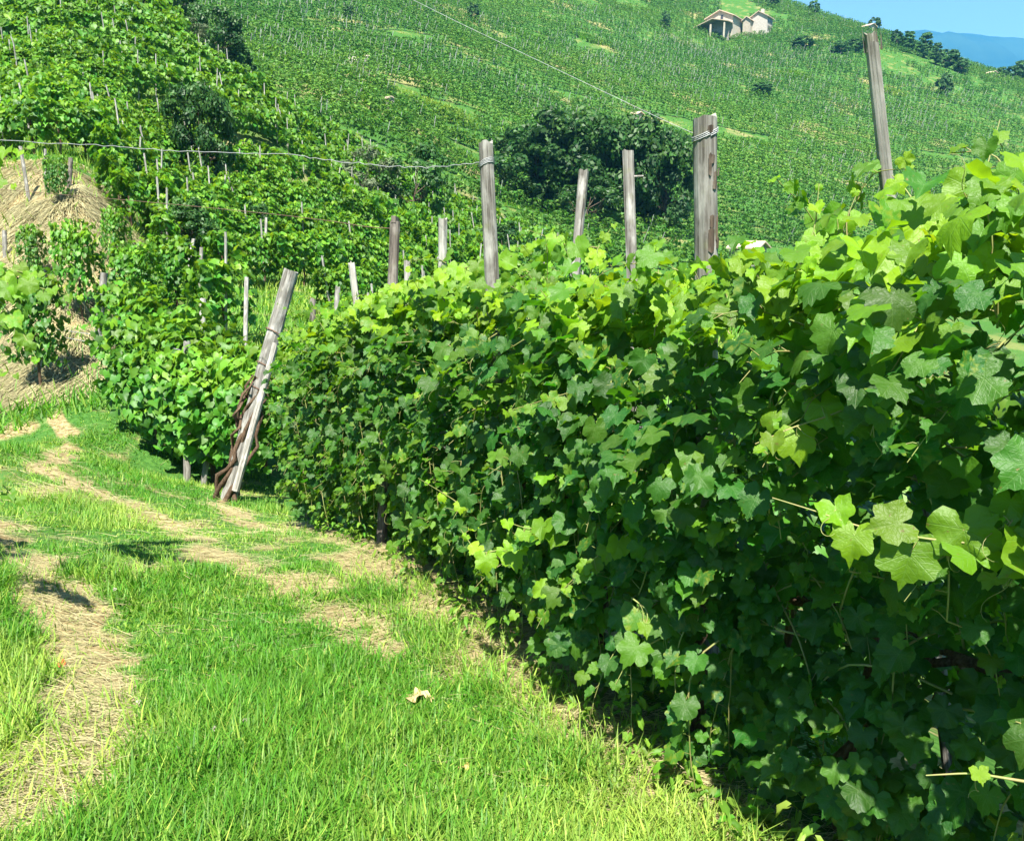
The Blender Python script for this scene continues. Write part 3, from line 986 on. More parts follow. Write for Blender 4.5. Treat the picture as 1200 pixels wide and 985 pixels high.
# vine past the left edge of the photograph: only some sprays reach into it
def build_left_vine():
    rng = np.random.default_rng(71)
    p = P(-170, 700, 4.2); base = np.array([p.x, p.y, gz(p.x, p.y)])
    root = empty('grape_vine', base, "grape vine at the photo's left edge, bright leafy sprays reaching in from outside", 'grape vine')
    d = np.array([0, 1.0, 0]); b = np.array([-1.0, 0, 0])
    pts = [base + UP * .25 * k + rng.normal(0, .02, 3) for k in range(8)]
    link('trunk', MB().tube(np.array(pts) - base, np.linspace(.035, .02, 8), 7).mesh('trunk', M['bark']), root)
    L = Leaves()
    for k in range(20):
        o = base + UP * rng.uniform(.3, 1.35)
        q = grow(rng, o, np.array([rng.normal(-.2, .5), rng.normal(0, .8), rng.uniform(0, 1)]), rng.uniform(.4, .8), 2.0)
        q[:, 0] = np.minimum(q[:, 0], base[0] + .1)
        mb = MB().tube(q - base, np.linspace(.004, .0015, len(q)), 5)
        dress(rng, L, mb, q, np.array([.5, -.5, 0]), .125, .05)
        link('shoot', mbs_mesh(mb, base), root)
    v = (root, base, b, d)
    S = lambda pix, size, y, **k: spray(v, L, rng, pix, size, y, **k)
    S([(-90, 320, 4.1), (-20, 330, 4.0), (40, 335, 3.95), (95, 350, 3.9)], .125, .5, every=.07)
    S([(-60, 310, 4.1), (0, 350, 4.0), (30, 395, 4.0), (45, 425, 4.0)], .125, .4, every=.07)
    S([(-60, 300, 4.2), (-10, 310, 4.1), (30, 320, 4.1), (60, 322, 4.1)], .12, .45, every=.06)
    S([(-80, 200, 4.0), (-20, 190, 4.0), (15, 178, 4.0), (35, 172, 4.0)], .13, .75, every=.07)
    S([(-60, 225, 4.0), (-10, 215, 4.0), (15, 215, 4.0)], .13, .5, every=.075)
    S([(-70, 440, 4.0), (-10, 430, 4.0), (20, 440, 4.0)], .12, .35, every=.07)
    S([(-70, 530, 3.9), (-10, 555, 3.8), (15, 580, 3.8), (35, 605, 3.8)], .12, .12, every=.07)
    return v, L

lv, lL = build_left_vine()
vines.append(lv); allL.append(lL)
place_leaves(vines, allL, 280)

# ------------------------------------------------------------------ posts of the near rows
def post_mesh(h, r0, r1, mat, seed, lean_bow=0.0, sides=12, square=False, segs=14):
    rng = np.random.default_rng(seed)
    zs = np.linspace(0, h, segs)
    th = np.arange(sides) * 2 * math.pi / sides
    ridge = rng.normal(0, .028, sides)
    V = []
    for k, z in enumerate(zs):
        t = z / h
        r = r0 + (r1 - r0) * t
        rr = r * (1 + ridge + rng.normal(0, .02, sides))
        if square: rr = rr / np.maximum(np.abs(np.cos(th)), np.abs(np.sin(th))) * .86
        bow = lean_bow * math.sin(math.pi * t)
        V.append(np.stack([np.cos(th) * rr + bow, np.sin(th) * rr, np.full(sides, z) + (rng.normal(0, .006, sides) if k == segs - 1 else 0)], 1))
    V = np.concatenate(V)
    i = np.arange(segs - 1)[:, None] * sides; j = np.arange(sides)[None]; k = (j + 1) % sides
    f = np.stack([i + j, i + k, i + sides + k, i + sides + j], -1).reshape(-1, 4)
    V = np.concatenate([V, [[0, 0, h - .002]]])
    top = np.array([((segs - 1) * sides + a, (segs - 1) * sides + (a + 1) % sides, len(V) - 1) for a in range(sides)])
    return make_mesh('post', V, [f, top], mat, False)


def aim(o, base, top):
    v = Vector(top) - Vector(base)
    o.location = base
    o.rotation_euler = v.to_track_quat('Z', 'Y').to_euler()
    return v.length


def post(top_px, low_px, d, width_px, mat, label, seed, name='vineyard_post', cat='post', group='posts of the near vine rows', square=False, below=None, bow=0.0, taper=1.0):
    """a post seen from top_px to low_px at d metres; it goes on down to the ground"""
    a, b = P(*top_px, d), P(*low_px, d)
    if below: b = P(*below)
    v = (b - a).normalized()
    g = gz(b.x, b.y)
    if v.z < -.3: b = a + v * ((a.z - g + .15) / -v.z)
    r = width_px / F * d / 2
    root = empty(name, b, label, cat, group)
    ln = (a - b).length
    o = link('shaft', post_mesh(ln, r * taper, r, mat, seed, bow, 12, square), root)
    root.rotation_euler = (a - b).to_track_quat('Z', 'Y').to_euler()
    return root, ln, r


def wrap(root, z, r, turns, mat, name='wire_wrap', rad=.0022, slope=.02):
    t = np.linspace(0, turns * 2 * math.pi, turns * 14)
    pts = np.stack([np.cos(t) * (r * 1.09), np.sin(t) * (r * 1.09), z + t / (2 * math.pi) * .007 + slope * np.sin(t)], 1)
    return link(name, MB().tube(pts, rad, 4).mesh(name, mat), root)

pA, lA, rA = post((826, 138), (826, 322), 3.3, 28, M['wood'], "thickest round grey post, bark peeling on one side, wire wound below its flat top", 1, taper=1.02, below=(830, 640, 3.75))
wrap(pA, lA - .075, rA, 3, M['wire'])
# flakes of old bark down its right side
mb = MB(); rngb = np.random.default_rng(5)
for k in range(10):
    a = rngb.normal(-.95, .42); z = lA - rngb.uniform(.04, .5); w = rngb.uniform(.005, .014); h = rngb.uniform(.03, .12); r = rA * 1.07
    q = [np.array([math.cos(a + s * w / r) * (r + .004 * (1 - abs(s)) + u * .003), math.sin(a + s * w / r) * (r + .004 * (1 - abs(s)) + u * .003), z + (u - .5) * h * (1 - .2 * abs(s))]) for u in (0, 1) for s in (-1, 0, 1)]
    mb.add(q, [(0, 1, 4, 3), (1, 2, 5, 4)])
bk = link('bark', mb.mesh('bark', M['old_bark'], False), pA); bk['label'] = 'brown flakes of old bark'
bk.rotation_euler = (0, 0, -pA.rotation_euler.z)

pB, lB, rB = post((1019, 40), (1045, 273), 2.45, 12, M['wood'], "tall leaning post split lengthwise by a dark crack, ragged at the top", 2, taper=1.1, below=(1078, 600, 2.85))
hb = link('split_half', post_mesh(lB - .03, rB * 1.0, rB * .9, M['wood'], 22, 0, 10), pB, (rB * 1.55, -.006, 0))
hb.rotation_euler = (0, -.006, 0)
pB.rotation_mode = 'QUATERNION'
# turn it so that the crack faces the path
pB.rotation_quaternion = pB.rotation_euler.to_quaternion()
_q = (Vector(pB.matrix_basis.to_translation()))
def face_split(root, want):
    m = root.rotation_quaternion.to_matrix()
    loc = m.transposed() @ Vector(want)
    ang = math.atan2(loc.y, loc.x)
    from mathutils import Quaternion
    root.rotation_quaternion = root.rotation_quaternion @ Quaternion((0, 0, 1), ang)
face_split(pB, (1, 0.1, 0))
mb = MB(); rngb = np.random.default_rng(6)
for k in range(7):
    z = lB - .02; x = rngb.uniform(-rB, rB * 2.2); y = rngb.uniform(-rB * .5, rB * .5)
    mb.add([(x - .004, y, z - .03), (x + .004, y, z - .03), (x, y + .003, z - .03), (x + rngb.normal(0, .004), y, z + rngb.uniform(.015, .05))], [(0, 1, 3), (1, 2, 3), (2, 0, 3)])
link('splinter', mb.mesh('splinter', M['wood_dark'], False), pB)

pC, lC, rC = post((736, 178), (741, 328), 5.2, 13, M['wood'], "slim brown-grey post with a short white peg near its top", 3)
mb = MB().tube([(0, 0, lC - .16), (.09, -.02, lC - .165)], [.008, .007], 6)
pg = link('peg', mb.mesh('peg', M['wood_pale']), pC); pg.rotation_euler = (0, 0, -pC.rotation_euler.z)
post((684, 200), (671, 357), 6.6, 12, M['wood'], "grey slightly leaning stake against the dark trees, left of the peg post", 4, square=True)
pE, lE, rE = post((569, 168), (580, 300), 4.3, 17, M['wood'], "tall weathered post leaning left, wound with wire under its top, cracked lengthwise", 5, below=(592, 650, 4.7), bow=.0, taper=1.15)
wrap(pE, lE - .12, rE, 4, M['wire'])
post((519, 257), (517, 360), 5.0, 10, M['wood_pale'], "bleached square stake standing free above the leaves, in front of the valley", 6, square=True, below=(516, 640, 5.4))
pG, lG, rG = post((463, 260), (458, 380), 5.9, 12, M['wood_dark'], "dark grey post with a notched top left of the bleached stake", 7)
link('notch', MB().box((0, 0, lG + .01), (rG * .9, rG * 2.1, .05)).mesh('notch', M['wood_dark'], False), pG)
post((477, 306), (479, 392), 5.7, 8, M['wood'], "short thin grey stake with a broken tip beside the dark grey post", 8)
post((412, 308), (418, 357), 6.8, 8, M['wood_pale'], "short white stake leaning left over yellow vine tips", 9, square=True)
post((396, 336), (393, 375), 8.5, 6, M['wood'], "small thin stake behind the near row's far end, right of the leaning post", 10)
post((367, 350), (366, 390), 9.0, 7, M['wood_dark'], "small dark stake half hidden in leaves, close to the leaning post", 12)

# the leaning end post with the old vine stem grown round it
kb, kt = P(262, 562, 10.2), P(341, 317, 10.2)
kb.z = gz(kb.x, kb.y) - .1
K = empty('leaning_post', kb, "grey weathered end post leaning right, an old vine stem grown round its foot", 'post', 'posts of the near vine rows')
K.rotation_euler = (kt - kb).to_track_quat('Z', 'Y').to_euler()
lK = (kt - kb).length
link('shaft', post_mesh(lK, .105, .092, M['wood'], 14, 0, 12), K)
for z in (lK * .74, lK * .60, lK * .50):
    wrap(K, z, .10, 2, M['rust'], rad=.005, slope=.03)
OV = empty('old_vine', kb, "thick dark gnarled vine stem twisted round the foot of the leaning post", 'vine stem')
rngb = np.random.default_rng(15)
ax = (kt - kb).normalized()
for k in range(7):
    pts = []
    a0 = rngb.uniform(0, 6.28)
    for t in np.linspace(0, .55, 14):
        a = a0 + t * rngb.uniform(5, 9)
        c = np.array(ax) * t * lK
        pts.append(c + np.array([math.cos(a), math.sin(a), .1]) * (.13 + .05 * math.sin(t * 9 + k)) + rngb.normal(0, .02, 3))
    link('stem', MB().tube(pts, np.linspace(.036, .016, 14) * rngb.uniform(.7, 1.1, 14), 7).mesh('stem', M['bark']), OV)
for k in range(9):
    t = rngb.uniform(.4, .6); c = np.array(ax) * t * lK
    pts = grow(rngb, c, rngb.normal(0, 1, 3), rngb.uniform(.25, .5), .8, None, .05, .3)
    link('twig', MB().tube(pts, np.linspace(.012, .004, len(pts)), 5).mesh('twig', M['bark']), OV)
sb, stp = P(288, 530, 9.7), P(323, 402, 9.7)
sb = stp + (sb - stp) * 1.35
S2 = empty('prop_stick', sb, "thin pale peeled stick propped against the leaning post", 'stick')
S2.rotation_euler = (stp - sb).to_track_quat('Z', 'Y').to_euler()
link('shaft', post_mesh((stp - sb).length, .045, .038, M['wood_pale'], 16, 0, 8), S2)

# posts along the second row and the hay bank
for k, (t, b_, d, w, mt, lab) in enumerate([
    ((219, 400), (219, 470), 11.9, 8, 'wood', "upright grey post at the end of the low vine row, holding two wires"),
    ((260, 418), (251, 480), 11.8, 7, 'wood', "thin tilted stake in the low vine row, left of the leaning post"),
    ((238, 350), (236, 395), 16.0, 7, 'wood_pale', "white stake with a bare lower half behind the low vine row"),
    ((122, 320), (112, 415), 15.5, 8, 'wood', "slanting grey stake in straw under an overhanging vine, left of the low vine row"),
    ((289, 325), (288, 375), 17.0, 5, 'wood_pale', "pale thin stake amid leaves, left of the leaning post's top"),
    ((272, 410), (268, 440), 13.0, 6, 'wood', "short grey stake just beyond the thin tilted stake"),
    ((56, 135), (65, 172), 36.0, 4, 'wood_pale', "pale slanted stake just above the long wire at left"),
    ((46, 122), (52, 165), 37.0, 3, 'wood_pale', "thin stake close left of the pale slanted stake above the long wire"),
    ((9, 125), (9, 168), 36.0, 3.5, 'wood_pale', "white upright stake nearest the left edge, above the long wire"),
    ((24, 172), (34, 235), 22.0, 4, 'wood', "grey slanted stake standing on the straw mound's left shoulder"),
    ((53, 175), (54, 250), 22.5, 3, 'wood', "thin upright stake on top of the straw mound"),
    ((83, 185), (80, 232), 22.0, 5, 'wood_dark', "dark stake with a small vine on the straw mound"),
    ((128, 182), (129, 236), 30.0, 5, 'wood_pale', "broad pale stake just right of the straw mound's crest"),
    ((135, 195), (136, 232), 31.0, 3, 'wood', "thin stake touching the broad pale stake right of the straw mound"),
    ((203, 160), (203, 190), 45.0, 3.5, 'wood', "grey cross-armed stake in front of the dark bushes on the slope"),
    ((227, 280), (219, 322), 24.0, 4, 'wood_pale', "pale pair of crossed stakes' leaning one, in a shaded hollow of the slope"),
    ((236, 290), (235, 322), 24.0, 4, 'wood', "grey upright stake beside the leaning pale one in the shaded hollow"),
    ((312, 255), (311, 300), 28.0, 3, 'wood_pale', "white stake beside the clearing of pale grass"),
    ((5, 270), (6, 300), 20.0, 5, 'wood', "stubby stake at the left edge below the straw mound"),
]):
    post(t, b_, d, w, M[mt], lab, 40 + k, name='vineyard_stake', cat='stake', group='stakes on the slope at left')

# ------------------------------------------------------------------ wires
def wire(pix, label, rad=.0032, mat='wire', sag=0.0, wob=0.0):
    ctrl = np.array([P(*a) for a in pix]); rng = np.random.default_rng(len(label))
    t = np.linspace(0, len(ctrl) - 1, 10 * (len(ctrl) - 1) + 1)
    pts = np.stack([np.interp(t, np.arange(len(ctrl)), ctrl[:, c]) for c in range(3)], 1)
    for _ in range(6): pts[1:-1] = (pts[:-2] + pts[1:-1] * 2 + pts[2:]) / 4
    pts[1:-1, 2] += rng.normal(0, wob, len(pts) - 2)
    o = pts[0].copy()
    w = link('wire', MB().tube(pts - o, rad, 4).mesh('wire', M[mat]), None, o)
    tag(w, label, 'wire')

wire([(568, 190, 4.3), (520, 196, 4.5), (470, 196, 4.6), (400, 190, 4.8), (340, 181, 5.0), (240, 178, 5.2), (140, 172, 5.3), (50, 168, 5.4), (-60, 160, 5.4)], "long pale sagging wire from the tall wire-wound post out to the photo's left edge", .0022, wob=.004)
wire([(812, 156, 3.3), (780, 142, 3.4), (700, 104, 3.6), (620, 66, 3.8), (540, 28, 4.0), (460, -12, 4.2), (380, -52, 4.4)], "straight wire rising from the thickest post up to the photo's top edge", .0010)
wire([(462, 268, 5.9), (430, 266, 6.2), (395, 260, 7.0), (330, 252, 8.0), (230, 242, 9), (120, 232, 10), (0, 222, 11)], "thin dark wire running left from the dark grey post across the slope", .0035, 'rust')
wire([(600, 335, 4.4), (540, 345, 4.7), (470, 350, 5.3), (410, 368, 6.2)], "dark wire under the yellow vine tips between the stakes", .0035, 'rust')
wire([(60, 385, 15), (110, 392, 15.5), (170, 400, 13), (219, 412, 11.9)], "taut double trellis wire's upper strand by the low vine row", .006)
wire([(60, 392, 15), (110, 402, 15.5), (170, 410, 13), (219, 420, 11.9)], "lower strand of the trellis wires by the low vine row", .006)

# ------------------------------------------------------------------ mid-distance vines
def vine_proto(seed, h, w, ln, n_leaf, size, shapes, mat, young=.15):
    """leaf cloud of one vine: along x, facing +-y"""
    rng = np.random.default_rng(seed)
    L = Leaves()
    for k in range(n_leaf):
        side = rng.choice([-1, 1]); u = rng.random() ** .85
        z = .25 * h + u * h * .78
        x = rng.uniform(-ln / 2, ln / 2)
        lump = .6 + .8 * fbm(x * 2.5 + seed, z * 2.5)
        y = side * w * (.35 + .65 * math.sin(math.pi * min(1, u * .9 + .08))) * lump * rng.uniform(.55, 1.0)
        if rng.random() < .18: z = h * rng.uniform(.95, 1.15) * (.85 + .3 * fbm(x * 3 + seed * 3, seed)); y *= .5
        o = np.array([0, side, 0.0])
        L.add(np.array([x, y, z]), UP * .7 + o * .55 + SUNV * .15 + rng.normal(0, .4, 3), -UP * .8 + o * .4 + rng.normal(0, .4, 3), size * rng.uniform(.7, 1.3), min(1, max(0, rng.normal(young, .15) + (.35 if z > .95 * h else 0))))
    # a few arching shoots give the ragged outline
    for k in range(7):
        pts = grow(rng, (rng.uniform(-ln / 2, ln / 2), 0, h * .8), (rng.normal(0, .8), rng.normal(0, .6), 1.0), .55, 3.0)
        dress(rng, L, None, pts, np.array([0, rng.choice([-1.0, 1.0]), 0]), size * .9, .3, .09)
    pos, fr, sz, ag = L.arrays()
    return pos, fr, sz, ag


def proto_mesh(p, shapes, mat, name):
    pos, fr, sz, ag = p
    return bake(shapes, pos, fr, sz, ag, np.arange(len(pos)) * 7 + (np.arange(len(pos)) // 5), mat, name)

_tr = np.random.default_rng(91)
def trunk_mesh(h):
    pts = np.stack([_tr.normal(0, .02, 6), _tr.normal(0, .02, 6), np.linspace(-.1, h, 6)], 1)
    return MB().tube(pts, np.linspace(.04, .025, 6), 6).mesh('trunk', M['bark'])
TRUNKS = [trunk_mesh(1.0) for _ in range(3)]

CLOSE_V = [proto_mesh(vine_proto(200 + k, 1.7, .45, 1.25, 620, .135, LITE, M['vine_mid'], .1), LITE, M['vine_mid'], 'foliage') for k in range(4)]
MID_V = [proto_mesh(vine_proto(210 + k, 1.6, .42, 1.3, 240, .19, LITE, M['vine_mid'], .15), LITE, M['vine_mid'], 'foliage') for k in range(5)]


def put_vine(x, y, yaw, scale, proto, k, label, group, zs=1.0):
    root = empty('grape_vine', (x, y, gz(x, y)), label, 'grape vine', group)
    if scale < .75: zs = 1.5                      # the small ones are slim and upright
    root.rotation_euler = (0, 0, yaw); root.scale = (scale, scale, scale * zs)
    link('foliage', proto, root)
    link('trunk', TRUNKS[k % 3], root)
    return root

# the low row beyond the leaning post, seen end on from the path
rngv = np.random.default_rng(33)
k = 0
for px, py, d in [(152, 545, 12.6), (183, 560, 12.1), (214, 568, 11.7), (244, 573, 11.3)]:
    p = P(px, py, d); p = p + Vector((.25, .5, 0))
    put_vine(p.x, p.y, rngv.normal(-.35, .1), 1.05, CLOSE_V[k % 4], k, "leafy dark green vine of the low row between the grass path and the leaning post", 'vines of the low row by the path', .95); k += 1
for px, py, d in [(165, 520, 14.4), (205, 530, 14.0), (250, 535, 13.5), (305, 545, 13.3), (350, 550, 12.8)]:
    p = P(px, py, d)
    put_vine(p.x, p.y + .2, rngv.normal(-.35, .1), 1.08, CLOSE_V[k % 4], k, "sunlit vine just behind the low row, left and right of the leaning post's top", 'vines behind the low row', .95); k += 1
# two rows that follow the near row on the lower terrace behind it
for rowk, back in enumerate((2.5, 4.6)):
    for s in np.arange(2.5, ROW_LEN + 1.5, 1.15):
        q, dd_, bb = row_at(min(s, ROW_LEN)); q = q + bb * back + dd_ * max(0, s - ROW_LEN)
        if s < 4.0 and rowk == 1: continue
        put_vine(q[0], q[1], math.atan2(dd_[1], dd_[0]), 1.05, CLOSE_V[k % 4], k, "vine on the lower terrace behind the near row, only its yellow-green top showing", 'vines on the terrace behind the near row', .95); k += 1
# single vines on and under the straw bank
for px, py, d, sc, lab in [(48, 455, 13.2, .72, "dark bushy vine standing alone in the straw at the left edge of the path"),
                           (98, 378, 17.0, .7, "vine overhanging the slanting grey stake left of the low row"),
                           (165, 372, 17.0, .85, "broad bright vine between the slanting grey stake and the white stake"),
                           (208, 372, 17.5, .95, "vine spreading over the white stake with the bare lower half"),
                           (42, 330, 18.5, .42, "small narrow vine halfway up the straw mound"),
                           (140, 318, 19.5, .5, "small vine at the mound's right foot"),
                           (70, 240, 21.5, .42, "tiny vine by the dark stake on the straw mound")]:
    p, dd = hit(px, py, 11.5)
    put_vine(p.x, p.y, rngv.uniform(-.5, .5), sc, CLOSE_V[k % 4], k, lab, 'vines on the straw bank'); k += 1

# slope at left: rows follow the contours
def contour_rows(az0, az1, r0, r1, dz, step, jitter, seed, flat=0.0):
    """points on contour lines of the terrain, sampled along rays from the origin"""
    rng = np.random.default_rng(seed)
    out = []
    az = np.arange(az0, az1, .0022)
    rr = np.exp(np.linspace(math.log(r0), math.log(r1), 420))
    A, Q = np.meshgrid(az, rr, indexing='ij')
    X, Y = np.sin(A) * Q, np.cos(A) * Q
    Z = ground(X.ravel(), Y.ravel(), False).reshape(X.shape)
    wv = (fbm(X * .03, Y * .03, 2) - .4) * dz * 5
    # where the hill flattens toward its crest the rows keep their distance
    L = np.floor((Z * (1 - flat * 1.9) + Q * flat + wv) / dz)
    up = np.diff(L, axis=1) != 0
    i, j = np.where(up)
    x, y = X[i, j], Y[i, j]; lev = L[i, j + 1]
    # thin along each contour to one per step
    keep = np.zeros(len(x), bool)
    last = {}
    for k in np.lexsort((az[i], lev)):
        key = (lev[k], round(math.log(Q[i[k], j[k]]) * 4))
        p = last.get(key)
        if p is None or math.hypot(x[k] - p[0], y[k] - p[1]) > step * rng.uniform(.85, 1.15):
            keep[k] = True; last[key] = (x[k], y[k])
    x, y, q = x[keep], y[keep], Q[i, j][keep]
    x = x + rng.normal(0, jitter, len(x)); y = y + rng.normal(0, jitter, len(x))
    z = ground(x, y)
    # direction along the contour
    e = .5
    gx = (ground(x + e, y, False) - ground(x - e, y, False)); gy = (ground(x, y + e, False) - ground(x, y - e, False))
    yaw = np.arctan2(gx, -gy)
    return x, y, z, yaw

CLEAR = []          # (x, y, radius) kept free of vines
def clear(px, py, rad, dmin=11.5):
    p, d = hit(px, py, dmin); CLEAR.append((p.x, p.y, rad)); return p, d
for a in [(355, 235, 1.2), (385, 243, 1.0), (45, 15, 1.2), (95, 55, 1.5), (530, 135, 4.0), (540, 160, 3.0), (170, 265, 1.5), (435, 290, 2.5), (480, 115, 4.0), (600, 240, 3), (930, 88, 5.0), (895, 168, 3.0), (1045, 108, 3.5), (615, 40, 4.5), (690, 45, 4.5), (545, 185, 2.5), (1125, 150, 3.0)]:
    clear(*a)


def free(x, y):
    ok = np.ones(len(x), bool)
    for a, b, r in CLEAR: ok &= np.hypot(x - a, y - b) > r
    ok &= ~in_hay(x, y)
    return ok


def mid_slope():
    x, y, z, yaw = contour_rows(-.62, .12, 16.5, 74, .82, .95, .12, 5)
    px, py, d = proj(x, y, z + 1.0)
    ok = free(x, y) & (px > -60) & (px < 720) & (py > -60) & (py < 560)
    # the gully between the slopes grows wild
    ok &= ~((px > 215) & (py < 95) & (d > 58))
    ok &= (fbm(x * .22, y * .22, 3) < .60)
    # nothing on the near terraces built above
    ok &= ~((d < 18.5) & (px > 230)) & ~((d < 19) & (px > -10))
    x, y, z, yaw, px, py, d = (a[ok] for a in (x, y, z, yaw, px, py, d))
    order = np.argsort(d)
    n_ind = 230
    rng = np.random.default_rng(8)
    V, Fc, A, U = [], [], [], []
    rest = order[n_ind:]
    for c, i in enumerate(order[:n_ind]):
        put_vine(x[i], y[i], yaw[i] + rng.normal(0, .15), rng.uniform(.85, 1.15), MID_V[c % 5], c, "leafy vine trained on stakes in the terraced rows of the slope at left", 'vines on the slope at left')
    protos = [vine_proto(230 + k, 1.6, .42, 1.3, 50, .31, LITE, None) for k in range(4)]
    PO, FR, SZ, AG = [], [], [], []
    for c, i in enumerate(rest):
        pos, fr, sz, ag = protos[c % 4]
        a = yaw[i] + rng.normal(0, .15); s = rng.uniform(.85, 1.15)
        m = np.array([[math.cos(a), -math.sin(a), 0], [math.sin(a), math.cos(a), 0], [0, 0, 1]])
        PO.append(pos @ m.T * s + np.array([x[i], y[i], z[i]])); FR.append(np.einsum('ij,njk->nik', m, fr)); SZ.append(sz * s); AG.append(ag)
    PO, FR, SZ, AG = map(np.concatenate, (PO, FR, SZ, AG))
    me = bake(LITE, PO, FR, SZ, AG, np.arange(len(PO)), M['vine_mid'], 'slope_vines')
    tag(link('vineyard_foliage', me), "mass of vines covering the upper part of the slope at left", 'vines', kind='stuff')
    print('mid vines', len(x), 'rest', len(rest))
    # thin stakes among them
    sel = rng.permutation(len(x))[:190]
    sm = [post_mesh(2.3, .035, .03, M['wood_pale'], 70 + q, 0, 6, False, 5) for q in range(4)]
    for c, i in enumerate(sel):
        o = empty('vineyard_stake', (x[i], y[i], z[i] - .1), "thin pale stake standing among the vines of the slope at left", 'stake', 'thin stakes among the slope vines')
        o.rotation_euler = (rng.normal(0, .07), rng.normal(0, .09), rng.uniform(0, 6)); o.scale = (1, 1, rng.uniform(.85, 1.2))
        link('shaft', sm[c % 4], o)

mid_slope()


# ------------------------------------------------------------------ the far hillside, planted with vines
def bush_tris(seed, n, size, h=1.9, w=.5, ln=1.1):
    """one vine at a distance: n leaf clumps, each one triangle"""
    rng = np.random.default_rng(seed)
    u = rng.random(n); side = rng.choice([-1, 1], n)
    c = np.stack([rng.uniform(-ln / 2, ln / 2, n), side * w * (.4 + .6 * np.sin(np.pi * np.minimum(1, u * .9 + .05))) * rng.uniform(.5, 1.1, n), h * (.26 + .84 * u)], 1)
    nr = unit(np.stack([rng.normal(0, .5, n), side * .6 + rng.normal(0, .4, n), .75 + rng.normal(0, .4, n)], 1))
    t = unit(np.cross(nr, rng.normal(0, 1, (n, 3)))); b = np.cross(nr, t)
    s = size * rng.uniform(.7, 1.3, n)[:, None]
    return np.stack([c + t * s, c - t * s * .6 + b * s * .75, c - t * s * .6 - b * s * .75], 1)         # n,3,3


def far_hill():
    x, y, z, yaw = contour_rows(-.62, .66, 60, 425, 2.5, .72, .10, 6, .30)
    px, py, d = proj(x, y, z + 1.0)
    r = np.hypot(x, y)
    az = np.arctan2(x, y)
    ok = free(x, y) & (px > -40) & (px < 1240) & (py > -45) & (py < 345) & (d > 58)
    ok &= ~((px < 520) & (d < 76)) & ~((px < 330) & (d < 90))
    ok &= (fbm(x * .045 + 3, y * .045, 4) < .63)
    x, y, z, yaw, d, px, py = (a[ok] for a in (x, y, z, yaw, d, px, py))
    print('far vines', len(x))
    rng = np.random.default_rng(12)
    near_p = np.stack([bush_tris(300 + k, 75, .19) for k in range(6)])
    far_p = np.stack([bush_tris(320 + k, 52, .22) for k in range(6)])
    for name, sel, protos in (('near', d < 125, near_p), ('far', d >= 125, far_p)):
        i = np.where(sel)[0]
        a = yaw[i] + rng.normal(0, .2, len(i)); s = rng.uniform(.8, 1.2, len(i)); v = rng.integers(0, 6, len(i))
        c, sn = np.cos(a) * s, np.sin(a) * s
        T = protos[v]
        X = T[..., 0] * c[:, None, None] - T[..., 1] * sn[:, None, None] + x[i][:, None, None]
        Y = T[..., 0] * sn[:, None, None] + T[..., 1] * c[:, None, None] + y[i][:, None, None]
        Zz = T[..., 2] * s[:, None, None] + z[i][:, None, None]
        V = np.stack([X, Y, Zz], -1).reshape(-1, 3)
        n = T.shape[1]
        # older and younger plots, plant by plant and plot by plot
        plot = fbm(x[i] * .025 + 50, y[i] * .025, 2)
        ag = np.clip(np.repeat(.25 + (plot - .4) * 1.2 + rng.normal(0, .12, len(i)), n * 3) + np.repeat(rng.normal(0, .15, len(i) * n), 3), 0, 1)
        Fc = np.arange(len(V)).reshape(-1, 3)
        me = make_mesh('hill_vines', V, Fc, M['vine_far'], False, {'age': ag})
        lab = "rows of vines at the foot of the hillside across the valley" if name == 'near' else "rows of vines covering the hillside across the valley"
        tag(link('vineyard_foliage', me), lab, 'vines', kind='stuff')
    # the pale stakes of those rows
    plots = fbm(x * .03 + 90, y * .03 + 7, 3)
    sel = np.where(rng.random(len(x)) < np.clip((plots - .34) * 2.6, .08, .95))[0]
    sel = sel[:6500]
    h = rng.uniform(2.0, 2.6, len(sel)); w = np.where(d[sel] > 160, .075, .05)
    lean = np.stack([rng.normal(.22, .10, len(sel)), rng.normal(-.05, .1, len(sel))], 1)
    base = np.stack([x[sel], y[sel], z[sel]], 1)
    top = base + np.column_stack([lean * h[:, None], h])
    o3 = [np.array([1, 0, 0]), np.array([-.5, .87, 0]), np.array([-.5, -.87, 0])]
    V = np.stack([base + o * w[:, None] for o in o3] + [top + o * w[:, None] * .8 for o in o3], 1).reshape(-1, 3)
    k0 = (np.arange(len(sel)) * 6)[:, None]
    q = np.concatenate([k0 + np.array([[a, (a + 1) % 3, 3 + (a + 1) % 3, 3 + a]]) for a in range(3)])
    t = k0 + np.array([[3, 4, 5]])
    me = make_mesh('hill_stakes', V, [q, t], M['concrete'], False)
    tag(link('hillside_stakes', me), "countless pale stakes leaning among the vines across the valley", 'stakes', kind='stuff')

far_hill()


